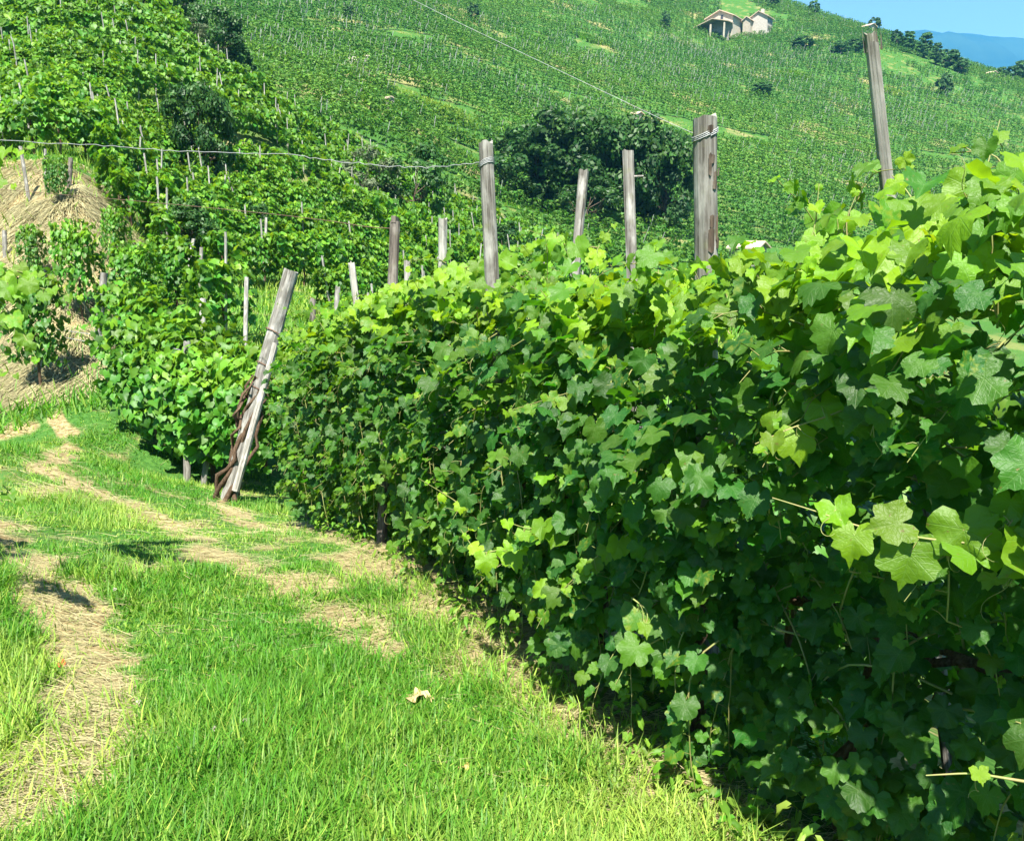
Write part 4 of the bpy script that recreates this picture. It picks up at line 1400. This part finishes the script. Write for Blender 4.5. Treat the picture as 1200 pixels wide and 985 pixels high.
# ------------------------------------------------------------------ trees and bushes
def crown_mesh(seed, h, w, trunk_h, n_clump, n_leaf, leaf, mat, flat=1.0):
    rng = np.random.default_rng(seed)
    C = []
    while len(C) < n_clump:
        v = rng.normal(0, 1, 3); v /= np.linalg.norm(v)
        rad = rng.uniform(.55, 1.0) ** .6 * (0.8 + .4 * fbm(v[0] * 2 + seed, v[2] * 2 + v[1]))
        p = v * rad * np.array([w / 2, w / 2, (h - trunk_h) / 2 * flat]) + np.array([0, 0, trunk_h + (h - trunk_h) / 2])
        if p[2] > trunk_h * .6: C.append(p)
    C = np.array(C)
    ctr = np.array([0, 0, trunk_h + (h - trunk_h) * .4])
    T = []; A = []
    for c in C:
        cr = rng.uniform(.10, .19) * w
        o = unit(rng.normal(0, 1, (n_leaf, 3)) + unit(c - ctr) * .5 + np.array([0, 0, .25])); p = c + o * cr * rng.uniform(.5, 1.0, (n_leaf, 1)) * np.array([1, 1, .75])
        nr = unit(o + rng.normal(0, .45, (n_leaf, 3)) + np.array([0, 0, .3]))
        t = unit(np.cross(nr, rng.normal(0, 1, (n_leaf, 3)))); b = np.cross(nr, t)
        s = leaf * rng.uniform(.6, 1.3, (n_leaf, 1))
        T.append(np.stack([p + t * s, p - t * s * .3 + b * s * .6, p - t * s, p - t * s * .3 - b * s * .6], 1)); A.append(np.full(n_leaf * 4, np.clip(rng.normal(.4, .3), 0, 1)))
    V = np.concatenate(T).reshape(-1, 3)
    return make_mesh('crown', V, np.arange(len(V)).reshape(-1, 4), mat, False, {'age': np.concatenate(A)}), C


def trunk_of(seed, h, trunk_h, C, r):
    rng = np.random.default_rng(seed)
    mb = MB()
    tp = np.array([rng.normal(0, .2), rng.normal(0, .2), trunk_h + (h - trunk_h) * .35])
    pts = np.stack([np.linspace(0, tp[0], 8) + rng.normal(0, r * .25, 8), np.linspace(0, tp[1], 8) + rng.normal(0, r * .25, 8), np.linspace(-.4, tp[2], 8)], 1)
    mb.tube(pts, np.linspace(r * 1.25, r * .55, 8), 8)
    for c in C[rng.permutation(len(C))[:min(14, len(C))]]:
        s = pts[rng.integers(4, 8)]
        mid = (s + c) / 2 + np.array([0, 0, -.05 * h])
        mb.tube([s, mid, c], [r * .4, r * .25, r * .08], 5)
    return mb.mesh('trunk', M['tree_bark'])

KIND = {}
def kind(key, seed, h, w, th, nc, nl, lf, mat, r, flat=1.0):
    me, C = crown_mesh(seed, h, w, th, nc, nl, lf, M[mat], flat)
    KIND[key] = (me, trunk_of(seed, h, th, C, r))
kind('oak', 501, 12, 12, 1.0, 75, 100, .34, 'tree', .3)
kind('oak2', 502, 12, 10, 1.0, 66, 100, .34, 'tree', .28)
kind('shrub', 503, 4, 4.2, .3, 34, 80, .13, 'tree', .09)
kind('shrub2', 504, 4, 3.6, .3, 30, 80, .13, 'tree', .09)
kind('grey', 505, 4, 4.6, .2, 34, 90, .12, 'grey_tree', .08)
kind('poplar', 506, 9, 3.8, .3, 56, 60, .34, 'tree_far', .14)
kind('small', 507, 6, 5, .3, 34, 60, .36, 'tree_far', .12)


def tree(key, px, py, h_px, label, name='tree', cat='tree', group=None, dmin=40, wide=1.0, d=None):
    if d is None: p, d = hit(px, py, dmin)
    else:
        p = P(px, py, d); p.z = gz(p.x, p.y)
    base_h = {'oak': 12, 'oak2': 12, 'shrub': 4, 'shrub2': 4, 'grey': 4, 'poplar': 9, 'small': 6}[key]
    s = h_px / F * d / base_h
    root = empty(name, p, label, cat, group)
    root.rotation_euler = (0, 0, (px * 1.7 + py) % 6.28); root.scale = (s * wide, s * wide, s)
    link('crown', KIND[key][0], root); link('trunk', KIND[key][1], root)
    return root

G = 'dark broadleaf trees of the grove across the valley'
tree('oak', 628, 215, 90, "dark green tree at the left end of the grove, lit on its rounded top", group=G, d=98, wide=1.1)
tree('oak2', 662, 248, 112, "tallest dark tree of the grove, behind the leaning grey stake", group=G, d=96, wide=1.1)
tree('oak', 700, 256, 116, "broad dark tree in the middle of the grove, left of the peg post", group=G, d=94, wide=.9)
tree('oak2', 742, 260, 118, "dark tree of the grove right behind the peg post", group=G, d=94, wide=.9)
tree('oak', 778, 264, 116, "dark tree at the grove's right end, partly behind the thickest post", group=G, d=93, wide=.72)
tree('shrub', 690, 262, 60, "lower lighter bush in front of the grove", 'bush', 'bush', d=88, wide=1.2)
G2 = 'wild bushes in the gully between the slopes'
for k, (key, px, py, hp_, lab, d, wd) in enumerate([
    ('oak2', 205, 42, 75, "dark tree high in the gully, cut by the photo's top edge", 84, .9),
    ('oak', 250, 62, 70, "broad dark tree in the gully behind the crest of the left slope", 82, .9),
    ('poplar', 285, 70, 60, "narrow dark tree at the right side of the gully", 84, 1.0),
    ('grey', 228, 78, 26, "greyish round shrub on the crest of the left slope", 66, 1.2),
    ('oak2', 170, 12, 50, "dark tree at the very top of the gully", 80, .9)]):
    tree(key, px, py, hp_, lab, group=G2, d=d, wide=wd)
for key, px, py, hp_, lab, d, wd in [
    ('oak', 240, 235, 118, "tall dark bush in the middle of the left slope, crossed by the long wire", 38, .62),
    ('oak2', 225, 310, 70, "dark overgrown hollow bush on the left slope above the crossed stakes", 27, .9),
    ('shrub', 487, 268, 92, "dark round bush behind the dark grey post", 55, .85),
    ('grey', 432, 268, 62, "grey-green shrub covered in dry twigs left of the dark round bush", 54, 1.1),
    ('shrub2', 300, 300, 45, "low dark shrub on the left slope near the clearing", 34, 1.0),
    ('shrub2', 590, 330, 50, "mid green bush under the grove behind the tall wire-wound post", 52, 1.4)]:
    tree(key, px, py, hp_, lab, 'bush', 'bush', 'bushes on the slopes', d=d, wide=wd)
for key, px, py, hp_, lab, wd in [
    ('small', 780, 34, 18, "small dark round tree left of the farmhouse", .9),
    ('small', 555, 26, 20, "small dark tree high on the vineyard above the grove", .8),
    ('small', 893, 112, 13, "dark bushy tree below the farmhouse", 2.6),
    ('small', 940, 58, 13, "dark tree on the hillside right of the farmhouse", 2.2),
    ('small', 985, 62, 12, "dark tree just left of the tall split post", 2.2),
    ('small', 1002, 60, 13, "dark tree touching the tall split post", 2.0),
    ('small', 1105, 112, 24, "lone rounded grey-green tree in the vines right of the split post", .9),
    ('small', 448, 104, 16, "tiny dark tree in the vineyard left of the dry patch", .8),
    ('small', 408, 22, 14, "tiny tree near the top of the hillside", 1.0),
    ('small', 905, 8, 14, "tree on the ridge just above the farmhouse", 1.3),
    ('small', 953, 18, 15, "lone tree on the ridge against the sky", 1.0),
    ('small', 1024, 38, 16, "tree on the ridge beside the little roof", 1.0),
    ('poplar', 1050, 56, 20, "upright tree on the ridge right of the split post", 1.5),
    ('poplar', 1064, 62, 25, "dark pointed tree in the ridge thicket", 1.4),
    ('poplar', 1082, 68, 29, "tallest pointed tree in the ridge thicket", 1.3),
    ('poplar', 1096, 76, 25, "slender tree at the right of the ridge thicket", 1.2),
    ('small', 1110, 80, 20, "round tree where the ridge thicket slopes down", 1.4),
    ('small', 1126, 86, 16, "low tree at the end of the ridge thicket", 1.4),
    ('small', 1192, 96, 22, "dark tree at the photo's right edge below the blue mountain", 1.4),
    ('small', 1172, 92, 12, "small tree left of the edge tree under the mountain", 1.4)]:
    tree(key, px, py, hp_, lab, group='trees scattered over the far hillside', dmin=76, wide=wd)

# ------------------------------------------------------------------ farmhouse and huts
M['plaster'] = plain('plaster', (0.37, 0.32, 0.25), (0.46, 0.41, 0.33), 1.2, .9, .1)
M['plaster_white'] = plain('white_plaster', (0.38, 0.34, 0.29), (0.46, 0.42, 0.37), 1.2, .9, .1)
M['roof'] = plain('roof_tiles', (0.40, 0.30, 0.22), (0.52, 0.42, 0.33), 2.5, .9, .1, .4, (1, 6, 1))
M['stone'] = plain('old_stone', (0.20, 0.18, 0.16), (0.36, 0.33, 0.29), 2.0, .95, .05, .5)
M['dark_opening'] = plain('dark_window', (0.03, 0.03, 0.035), (0.05, 0.05, 0.055), 2, .3, .5)
M['timber'] = plain('brown_timber', (0.10, 0.065, 0.04), (0.17, 0.11, 0.07), 4, .8, .1)


def gable(name, mat, w, l, h, rise, parent, loc=(0, 0, 0)):
    """solid with gables at +-y"""
    v = [(-w / 2, -l / 2, -3), (w / 2, -l / 2, -3), (w / 2, -l / 2, h), (0, -l / 2, h + rise), (-w / 2, -l / 2, h)]
    v += [(a, l / 2, c) for a, b, c in v]
    mb = MB(); mb.add(v, [(0, 1, 2, 3, 4)]); mb.add(v, [(9, 8, 7, 6, 5)]); mb.add(v, [(0, 5, 6, 1), (1, 6, 7, 2), (0, 4, 9, 5)])
    return link(name, mb.mesh('wall', mat, False), parent, loc)


def roof(w, l, h, rise, over, th, parent, loc=(0, 0, 0)):
    W2 = w / 2 + over; dz = rise / (w / 2) * over
    e = l / 2 + over
    pr = [(-W2, h - dz), (0, h + rise), (W2, h - dz), (W2, h - dz + th), (0, h + rise + th), (-W2, h - dz + th)]
    v = [(a, -e, b + .02) for a, b in pr] + [(a, e, b + .02) for a, b in pr]
    mb = MB(); mb.add(v, [(0, 1, 4, 5), (1, 2, 3, 4), (7, 6, 11, 10), (8, 7, 10, 9), (5, 4, 10, 11), (4, 3, 9, 10), (0, 6, 7, 1), (1, 7, 8, 2), (0, 5, 11, 6), (2, 8, 9, 3)])
    return link('roof', mb.mesh('roof', M['roof'], False), parent, loc)


def farmhouse():
    p, d = hit(866, 44, 80)
    u = d / F                     # metres per pixel there
    H = empty('farmhouse', p, "old pale farmhouse high on the hillside, gabled barn with shed and two-storey house", 'house')
    yaw = -.62
    H.rotation_euler = (0, 0, yaw); H.scale = (.88, .88, .85)
    # barn: broad gable to the viewer's left front
    bw, bl, bh, br = 36 * u, 36 * u, 6.0, 2.6
    barn = (-21 * u, 0, 2.2)
    gable('barn_wall', M['plaster'], bw, bl, bh, br, H, barn)
    roof(bw, bl, bh, br, .9, .35, H, barn)
    # shed leaning on the barn's front, open and dark below its roof
    sh = MB(); y0, y1 = -bl / 2 - .05, -bl / 2 - 7
    sx = -21 * u
    for sxk in (-.62, -.1, .42):
        sh.box((sx + sxk * bw, y1 + .4, 1.0), (.6, .6, 6.2))
    link('shed_pillar', sh.mesh('shed_pillar', M['plaster'], False), H)
    v = [(sx - bw * .75, y1, 3.6), (sx - bw * .05, y1, 6.2), (sx + bw * .55, y1, 4.4), (sx - bw * .75, y0, 3.9), (sx - bw * .05, y0, 6.5), (sx + bw * .55, y0, 4.7)]
    v2 = [(a, b, c + .3) for a, b, c in v]
    mb = MB(); mb.add(v + v2, [(0, 1, 4, 3), (1, 2, 5, 4), (6, 9, 10, 7), (7, 10, 11, 8), (0, 6, 7, 1), (1, 7, 8, 2), (2, 8, 11, 5), (0, 3, 9, 6)])
    link('shed_roof', mb.mesh('shed_roof', M['roof'], False), H)
    mb = MB().box((sx - bw * .1, y0 - 2.6, .4), (bw * 1.15, .4, 6.0))
    link('shed_wall', mb.mesh('shed_wall', M['stone'], False), H)
    # two-storey house on the right
    hw, hl, hh, hr = 24 * u, 21 * u, 7.0, 2.3
    hs = (19 * u, 9, 1.6)
    gable('house_wall', M['plaster_white'], hw, hl, hh, hr, H, hs)
    rf = roof(hw, hl, hh, hr, .7, .35, H, hs)
    c = link('chimney', MB().box((hw * .15, -2, hh + hr + .3), (1.2, 1.2, 1.6)).mesh('chimney', M['plaster'], False), rf)
    win = MB().box((0, 0, 0), (.12, 1.0, 1.6)).mesh('pane', M['dark_opening'], False)
    frm = MB().box((0, 0, 0), (.10, 1.4, 2.0)).mesh('window', M['stone'], False)
    for zz in (2.4, 5.4):
        for yy in (-.3, 0, .3):
            f = link('window', frm, H, (hs[0] + hw / 2 + .04, hs[1] + yy * hl, hs[2] + zz))
            link('pane', win, f, (.035, 0, 0))
    f = link('window', frm, H, (barn[0] + 1, -bl / 2 - .04, 8.0)); f.rotation_euler = (0, 0, -math.pi / 2); link('pane', win, f, (.035, 0, 0))
    # low link between the two
    lk = (2, 5, 2.0)
    gable('link_wall', M['plaster'], 10 * u, 14 * u, 5.5, 1.2, H, lk)
    roof(10 * u, 14 * u, 5.5, 1.2, .6, .3, H, lk)

farmhouse()


def hut(px, py, w_px, h, label, dmin, yaw, wall='stone', d=None, lift=0.0):
    if d is None: p, d = hit(px, py, dmin)
    else:
        p = P(px, py, d); p.z = gz(p.x, p.y)
    w = w_px / F * d
    o = empty('hut', p + Vector((0, 0, lift)), label, 'hut'); o.rotation_euler = (0, 0, yaw)
    gable('wall', M[wall], w * .7, w * .8, h, w * .14, o)
    roof(w * .7, w * .8, h, w * .14, w * .1, .15, o)
    return o

hut(876, 312, 40, 1.6, "small hut with a pale roof just above the leaves right of the thickest post", 60, .9, d=82)
hut(745, 140, 16, .9, "tiny hut with an orange-tan roof on the hillside above the grove", 100, .8)
hut(1016, 36, 17, 1.3, "little house with a pale roof on the ridge behind the split post's tip", 200, .6, 'plaster')
hut(456, 130, 12, 1.4, "very small orange roof among the vines above the wire, left of the dry patch", 80, .8)
hut(1161, 90, 11, 1.2, "white house far off at the foot of the blue mountain", 200, .5, 'plaster_white')

# pale rock outcrop high among the far vines
def rock(px, py, w_px, label, dmin, seed):
    p, d = hit(px, py, dmin)
    rng = np.random.default_rng(seed)
    s = w_px / F * d
    a = np.linspace(0, 2 * math.pi, 11)[:-1]
    V = [[0, 0, .9 * s]]
    for k, (rr, zz) in enumerate(((.28, .8), (.5, .45), (.6, -.2))):
        for t in a: V.append([math.cos(t) * rr * s * rng.uniform(.8, 1.25), math.sin(t) * rr * s * rng.uniform(.8, 1.25), zz * s * rng.uniform(.85, 1.15)])
    f3 = [(0, 1 + i, 1 + (i + 1) % 10) for i in range(10)]
    f4 = [(1 + k * 10 + i, 11 + k * 10 + i, 11 + k * 10 + (i + 1) % 10, 1 + k * 10 + (i + 1) % 10) for k in range(2) for i in range(10)]
    tag(link('rock', make_mesh('rock', V, [np.array(f3), np.array(f4)], M['plaster'], False), None, p), label, 'rock')
rock(413, 78, 12, "pale rock outcrop high in the vineyard, below the straight rising wire", 80, 4)
rock(431, 72, 9, "smaller pale rock right beside the rock outcrop", 80, 5)

# ------------------------------------------------------------------ the air of the valley
def haze():
    m, nt, out = new_mat('valley_haze')
    v = nt.nodes.new('ShaderNodeVolumePrincipled')
    v.inputs['Color'].default_value = (0.13, 0.54, 1.0, 1.0)
    v.inputs['Density'].default_value = 1.5e-4
    v.inputs['Anisotropy'].default_value = 0.0
    nt.links.new(v.outputs[0], out.inputs['Volume'])
    o = link('haze', MB().box((0, 0, 520), (14200, 14200, 1300)).mesh('haze', m, False))
    tag(o, kind='stuff')

haze()

# ------------------------------------------------------------------ grass, straw, weeds
def blades(pos, yaw, ln, wd, lean, segs, curl, rng):
    """tapered bent strips; returns verts (n, 2*segs+1, 3) and faces"""
    n = len(pos)
    t = np.linspace(0, 1, segs + 1)
    az = np.stack([np.cos(yaw), np.sin(yaw)], 1)
    ac = np.stack([-np.sin(yaw), np.cos(yaw)], 1)
    ang = lean[:, None] + curl[:, None] * t[None]                       # angle from vertical
    dl = ln[:, None] / segs
    out = np.concatenate([np.zeros((n, 1)), np.cumsum(np.sin(ang[:, 1:]) * dl, 1)], 1)
    up = np.concatenate([np.zeros((n, 1)), np.cumsum(np.cos(ang[:, 1:]) * dl, 1)], 1)
    w = wd[:, None] * (1 - t[None] ** 1.6) * .5
    C = np.stack([pos[:, 0, None] + az[:, 0, None] * out, pos[:, 1, None] + az[:, 1, None] * out, pos[:, 2, None] + up], -1)
    S = np.stack([ac[:, 0, None] * w, ac[:, 1, None] * w, np.zeros_like(w)], -1)
    Lf, Rt = C[:, :-1] - S[:, :-1], C[:, :-1] + S[:, :-1]
    V = np.concatenate([np.stack([Lf, Rt], 2).reshape(n, segs * 2, 3), C[:, -1:]], 1)
    q = np.array([(2 * i, 2 * i + 1, 2 * i + 3, 2 * i + 2) for i in range(segs - 1)], np.int32).reshape(-1, 4)
    tr = np.array([(2 * segs - 2, 2 * segs - 1, 2 * segs)], np.int32)
    k = (np.arange(n) * (2 * segs + 1))[:, None, None]
    return V.reshape(-1, 3), (q[None] + k).reshape(-1, 4), (tr[None] + k).reshape(-1, 3)


def scatter_pts(n, rmax, rmin, azr, rng, power):
    """points whose density falls with distance about as the picture needs"""
    u = rng.random(n)
    r = (rmin ** (2 - power) + u * (rmax ** (2 - power) - rmin ** (2 - power))) ** (1 / (2 - power))
    a = rng.uniform(*azr, n)
    return np.sin(a) * r, np.cos(a) * r


def grass_layer(n, rmin, rmax, power, segs, name, label):
    rng = np.random.default_rng(int(rmin * 10) + segs)
    x, y = scatter_pts(n, rmax, rmin, (-1.35 if rmax < 6 else -1.0, .42), rng, power)
    ok = inside(x, y, GRASS_POLY)
    x, y = x[ok], y[ok]
    st = straw_amount(x, y)
    sd = row_side(x, y)
    keep = (rng.random(len(x)) > np.clip(st * 1.15 - .1, 0, .90)) & (sd < np.where(np.hypot(x, y) > 3.1, .02 + (fbm(x * 4, y * 4, 2) - .4) * .5, .2))
    x, y, st, sd = x[keep], y[keep], st[keep], sd[keep]
    r = np.hypot(x, y)
    tall = fbm(x * 1.1 + 4, y * 1.1, 3)
    edge = np.clip(1 - np.abs(sd + .18) / .3, 0, 1) * (r < 3.3)         # longer blades along the foot of the row
    ln = (.03 + .12 * np.clip((tall - .30) * 2.4, 0.03, 1) + .03 * np.clip((fbm(x * 5, y * 5, 2) - .35) * 3, 0, 1)) * rng.uniform(.6, 1.35, len(x)) * (1 + 1.1 * edge) * (1 + 1.5 * np.exp(-(poly_dist(x, y, LEDGE) / .22) ** 2))
    wd = np.where(rng.random(len(x)) < .14, .011, .0062) * rng.uniform(.7, 1.2, len(x)) * (1 + np.clip(r - 4, 0, 10) * .16)
    z = ground(x, y) - .003
    V, q, t = blades(np.stack([x, y, z], 1), rng.uniform(0, 6.283, len(x)), ln, wd, np.abs(rng.normal(.15, .3, len(x))), segs, rng.uniform(.2, 1.3, len(x)), rng)
    hue = fbm(x * .9 + 60, y * .9, 3)
    ag = np.clip((hue - .40) * 2.4 + rng.normal(.10, .24, len(x)) + st * .6, 0, 1)
    ag = np.where(rng.random(len(x)) < .05, 1.0, ag)
    me = make_mesh(name, V, [q, t] if len(q) else [t], M['grass'], True, {'age': np.repeat(ag, 2 * segs + 1)})
    tag(link(name, me), label, 'grass', kind='stuff')
    print(name, len(x))

grass_layer(215000, 1.5, 5.2, 1.0, 2, 'grass', "short sunlit green grass of the path in front")
grass_layer(215000, 5.0, 16.0, 1.1, 1, 'grass', "short green grass of the path where it bends away")


def straw_layer(n, rmin, rmax, power, wd0, ln0, only_hay, label):
    rng = np.random.default_rng(int(rmax * 7))
    x, y = scatter_pts(n, rmax, rmin, (-.72, .45), rng, power)
    if only_hay:
        ok = in_hay(x, y); x, y = x[ok], y[ok]
        st = np.ones(len(x))
    else:
        ok = (row_side(x, y) < .9); x, y = x[ok], y[ok]
        st = straw_amount(x, y)
    keep = rng.random(len(x)) < np.clip(st * 1.1 - .05, 0.05, 1)
    x, y, st = x[keep], y[keep], st[keep]
    z = ground(x, y) + rng.uniform(.002, .02, len(x))
    e = .3
    gx = (ground(x + e, y, False) - ground(x - e, y, False)); gy = (ground(x, y + e, False) - ground(x, y - e, False))
    yaw = rng.normal(.1, .55, len(x)) + np.where(rng.random(len(x)) < .5, 0, math.pi)
    if only_hay: yaw = np.arctan2(-gy, -gx) + rng.normal(0, .5, len(x))
    slope = np.arctan((gx * np.cos(yaw) + gy * np.sin(yaw)) / (2 * e))
    lean = math.pi / 2 - slope - rng.uniform(-.05, .22, len(x)) * (1.1 if only_hay else 1.6)
    ln = ln0 * rng.uniform(.5, 1.5, len(x)); wd = wd0 * rng.uniform(.6, 1.3, len(x))
    V, q, t = blades(np.stack([x, y, z], 1), yaw, ln, wd, lean, 2, rng.uniform(-.05, .3, len(x)), rng)
    me = make_mesh('straw', V, [q, t], M['straw'], True, {'age': np.repeat(np.clip(rng.normal(.8 if only_hay else .5, .3, len(x)), 0, 1), 5)})
    tag(link('straw', me), label, 'straw', kind='stuff')
    print('straw', len(x))

straw_layer(75000, 1.5, 6.5, 1.0, .0034, .12, False, "dry mown straw lying in the tracks and along the foot of the near row")
straw_layer(30000, 6.5, 17.0, 1.0, .008, .2, False, "dry straw on the farther stretch of the path")
straw_layer(420000, 12.0, 35.0, 1.0, .022, .5, True, "long dry straw covering the mound at left")


def grassy_slopes():
    """rough grass tussocks on the open ground of the slopes"""
    rng = np.random.default_rng(44)
    x, y = scatter_pts(110000, 75, 15, (-.68, .3), rng, 1.2)
    ok = (~in_hay(x, y) | (rng.random(len(x)) < .18)) & (row_side(x, y) < 40)
    x, y = x[ok], y[ok]; r = np.hypot(x, y)
    ln = rng.uniform(.15, .5, len(x)); wd = .02 + r * .0007
    V, q, t = blades(np.stack([x, y, ground(x, y) - .02], 1), rng.uniform(0, 6.283, len(x)), ln, wd, np.abs(rng.normal(.3, .25, len(x))), 2, rng.uniform(.2, .9, len(x)), rng)
    ag = np.clip((fbm(x * .15, y * .15, 3) - .38) * 2.2 + rng.normal(.2, .2, len(x)), 0, 1)
    tag(link('grass', make_mesh('grass', V, [q, t], M['grass'], True, {'age': np.repeat(ag, 5)})), "rough grass between the vines of the slopes", 'grass', kind='stuff')

grassy_slopes()


def hill_grass():
    rng = np.random.default_rng(46)
    x, y = scatter_pts(60000, 360, 70, (-.6, .64), rng, .6)
    for a, b, rd in CLEAR:
        if math.hypot(a, b) > 60:
            n = int(rd * rd * 90); t = rng.uniform(0, 6.283, n); q = np.sqrt(rng.random(n)) * rd * 1.25
            x = np.concatenate([x, a + np.cos(t) * q]); y = np.concatenate([y, b + np.sin(t) * q])
    r = np.hypot(x, y)
    bare = (fbm(x * .045 + 3, y * .045, 4) > .59) | ~free(x, y) | (rng.random(len(x)) < .5)
    x, y, r = x[bare], y[bare], r[bare]
    V, q, t = blades(np.stack([x, y, ground(x, y) - .03], 1), rng.uniform(0, 6.283, len(x)), rng.uniform(.3, .9, len(x)), .0012 * r + .02, np.abs(rng.normal(.3, .25, len(x))), 1, rng.uniform(.2, .9, len(x)), rng)
    ag = np.clip((fbm(x * .06, y * .06, 3) - .38) * 2.2 + rng.normal(.3, .25, len(x)), 0, 1)
    tag(link('grass', make_mesh('grass', V, [t], M['grass'], True, {'age': np.repeat(ag, 3)})), "rough grass in the gaps of the vineyard across the valley", 'grass', kind='stuff')

hill_grass()


# weeds under the near vines
def weeds():
    rng = np.random.default_rng(77)
    mb_pos = []
    for k in range(420):
        s = rng.uniform(.2, 7.5); q, d, b = row_at(s)
        p = q + b * rng.uniform(-.18, .5)
        hgt = rng.uniform(.05, .28)
        L_n = rng.integers(4, 9)
        for j in range(L_n):
            a = rng.uniform(0, 6.28); rr = rng.uniform(.01, .07)
            mb_pos.append((p[0] + math.cos(a) * rr, p[1] + math.sin(a) * rr, gz(p[0], p[1]) + hgt * (j + 1) / L_n, a))
    P_ = np.array(mb_pos)
    nr = unit(np.stack([np.cos(P_[:, 3]) * .4, np.sin(P_[:, 3]) * .4, np.ones(len(P_))], 1) + rng.normal(0, .3, (len(P_), 3)))
    tp = np.stack([np.cos(P_[:, 3]), np.sin(P_[:, 3]), -.2 * np.ones(len(P_))], 1)
    fr = frames(nr, tp)
    fr[:, :, 0] *= .45
    me = bake(LITE, P_[:, :3], fr, rng.uniform(.03, .07, len(P_)), np.clip(rng.normal(.3, .2, len(P_)), 0, 1), np.arange(len(P_)), M['grass'], 'weeds')
    tag(link('weeds', me), "low leafy weeds in the shade under the near vines", 'weeds', kind='stuff')

weeds()


def clover_flower(px, py, label):
    p, d = hit(px, py)
    o = empty('clover', p, label, 'flower', 'white clover heads in the grass')
    h = .06
    link('stalk', MB().tube([(0, 0, 0), (.004, 0, h)], .001, 4).mesh('stalk', M['shoot']), o)
    rng = np.random.default_rng(int(px))
    mb = MB()
    for k in range(26):
        v = unit(rng.normal(0, 1, 3) + np.array([0, 0, .3])); c = np.array([.004, 0, h]) + v * .006
        mb.tube([c, c + v * .005], [.0018, .0008], 4)
    link('head', mb.mesh('head', M['plaster_white']), o)
for a, b in [(135, 702), (163, 838), (251, 870), (208, 895), (287, 860)]:
    clover_flower(a, b, "small white clover head in the short grass of the path")


def dry_leaf(px, py, size, col, label):
    p, d = hit(px, py)
    m = plain('dry_leaf_' + str(px), col, tuple(c * .7 for c in col), 20, .8, .1)
    v, f, uv = FULL[px % 8]
    me = make_mesh('dry_leaf', v * np.array([1, 1, 1.6]) * size, f, m, True)
    o = link('dry_leaf', me, None, p + Vector((0, 0, size * .45)))
    o.rotation_euler = (.35, -.25, px * .1)
    tag(o, label, 'leaf')
dry_leaf(487, 826, .11, (.52, .36, .18), "curled pale brown dead leaf lying on the grass in the middle of the path")
dry_leaf(71, 783, .05, (.50, .14, .05), "small orange-red dead leaf on the left straw track")
dry_leaf(543, 903, .05, (.48, .30, .12), "small brown dead leaf in the grass near the bottom of the photo")
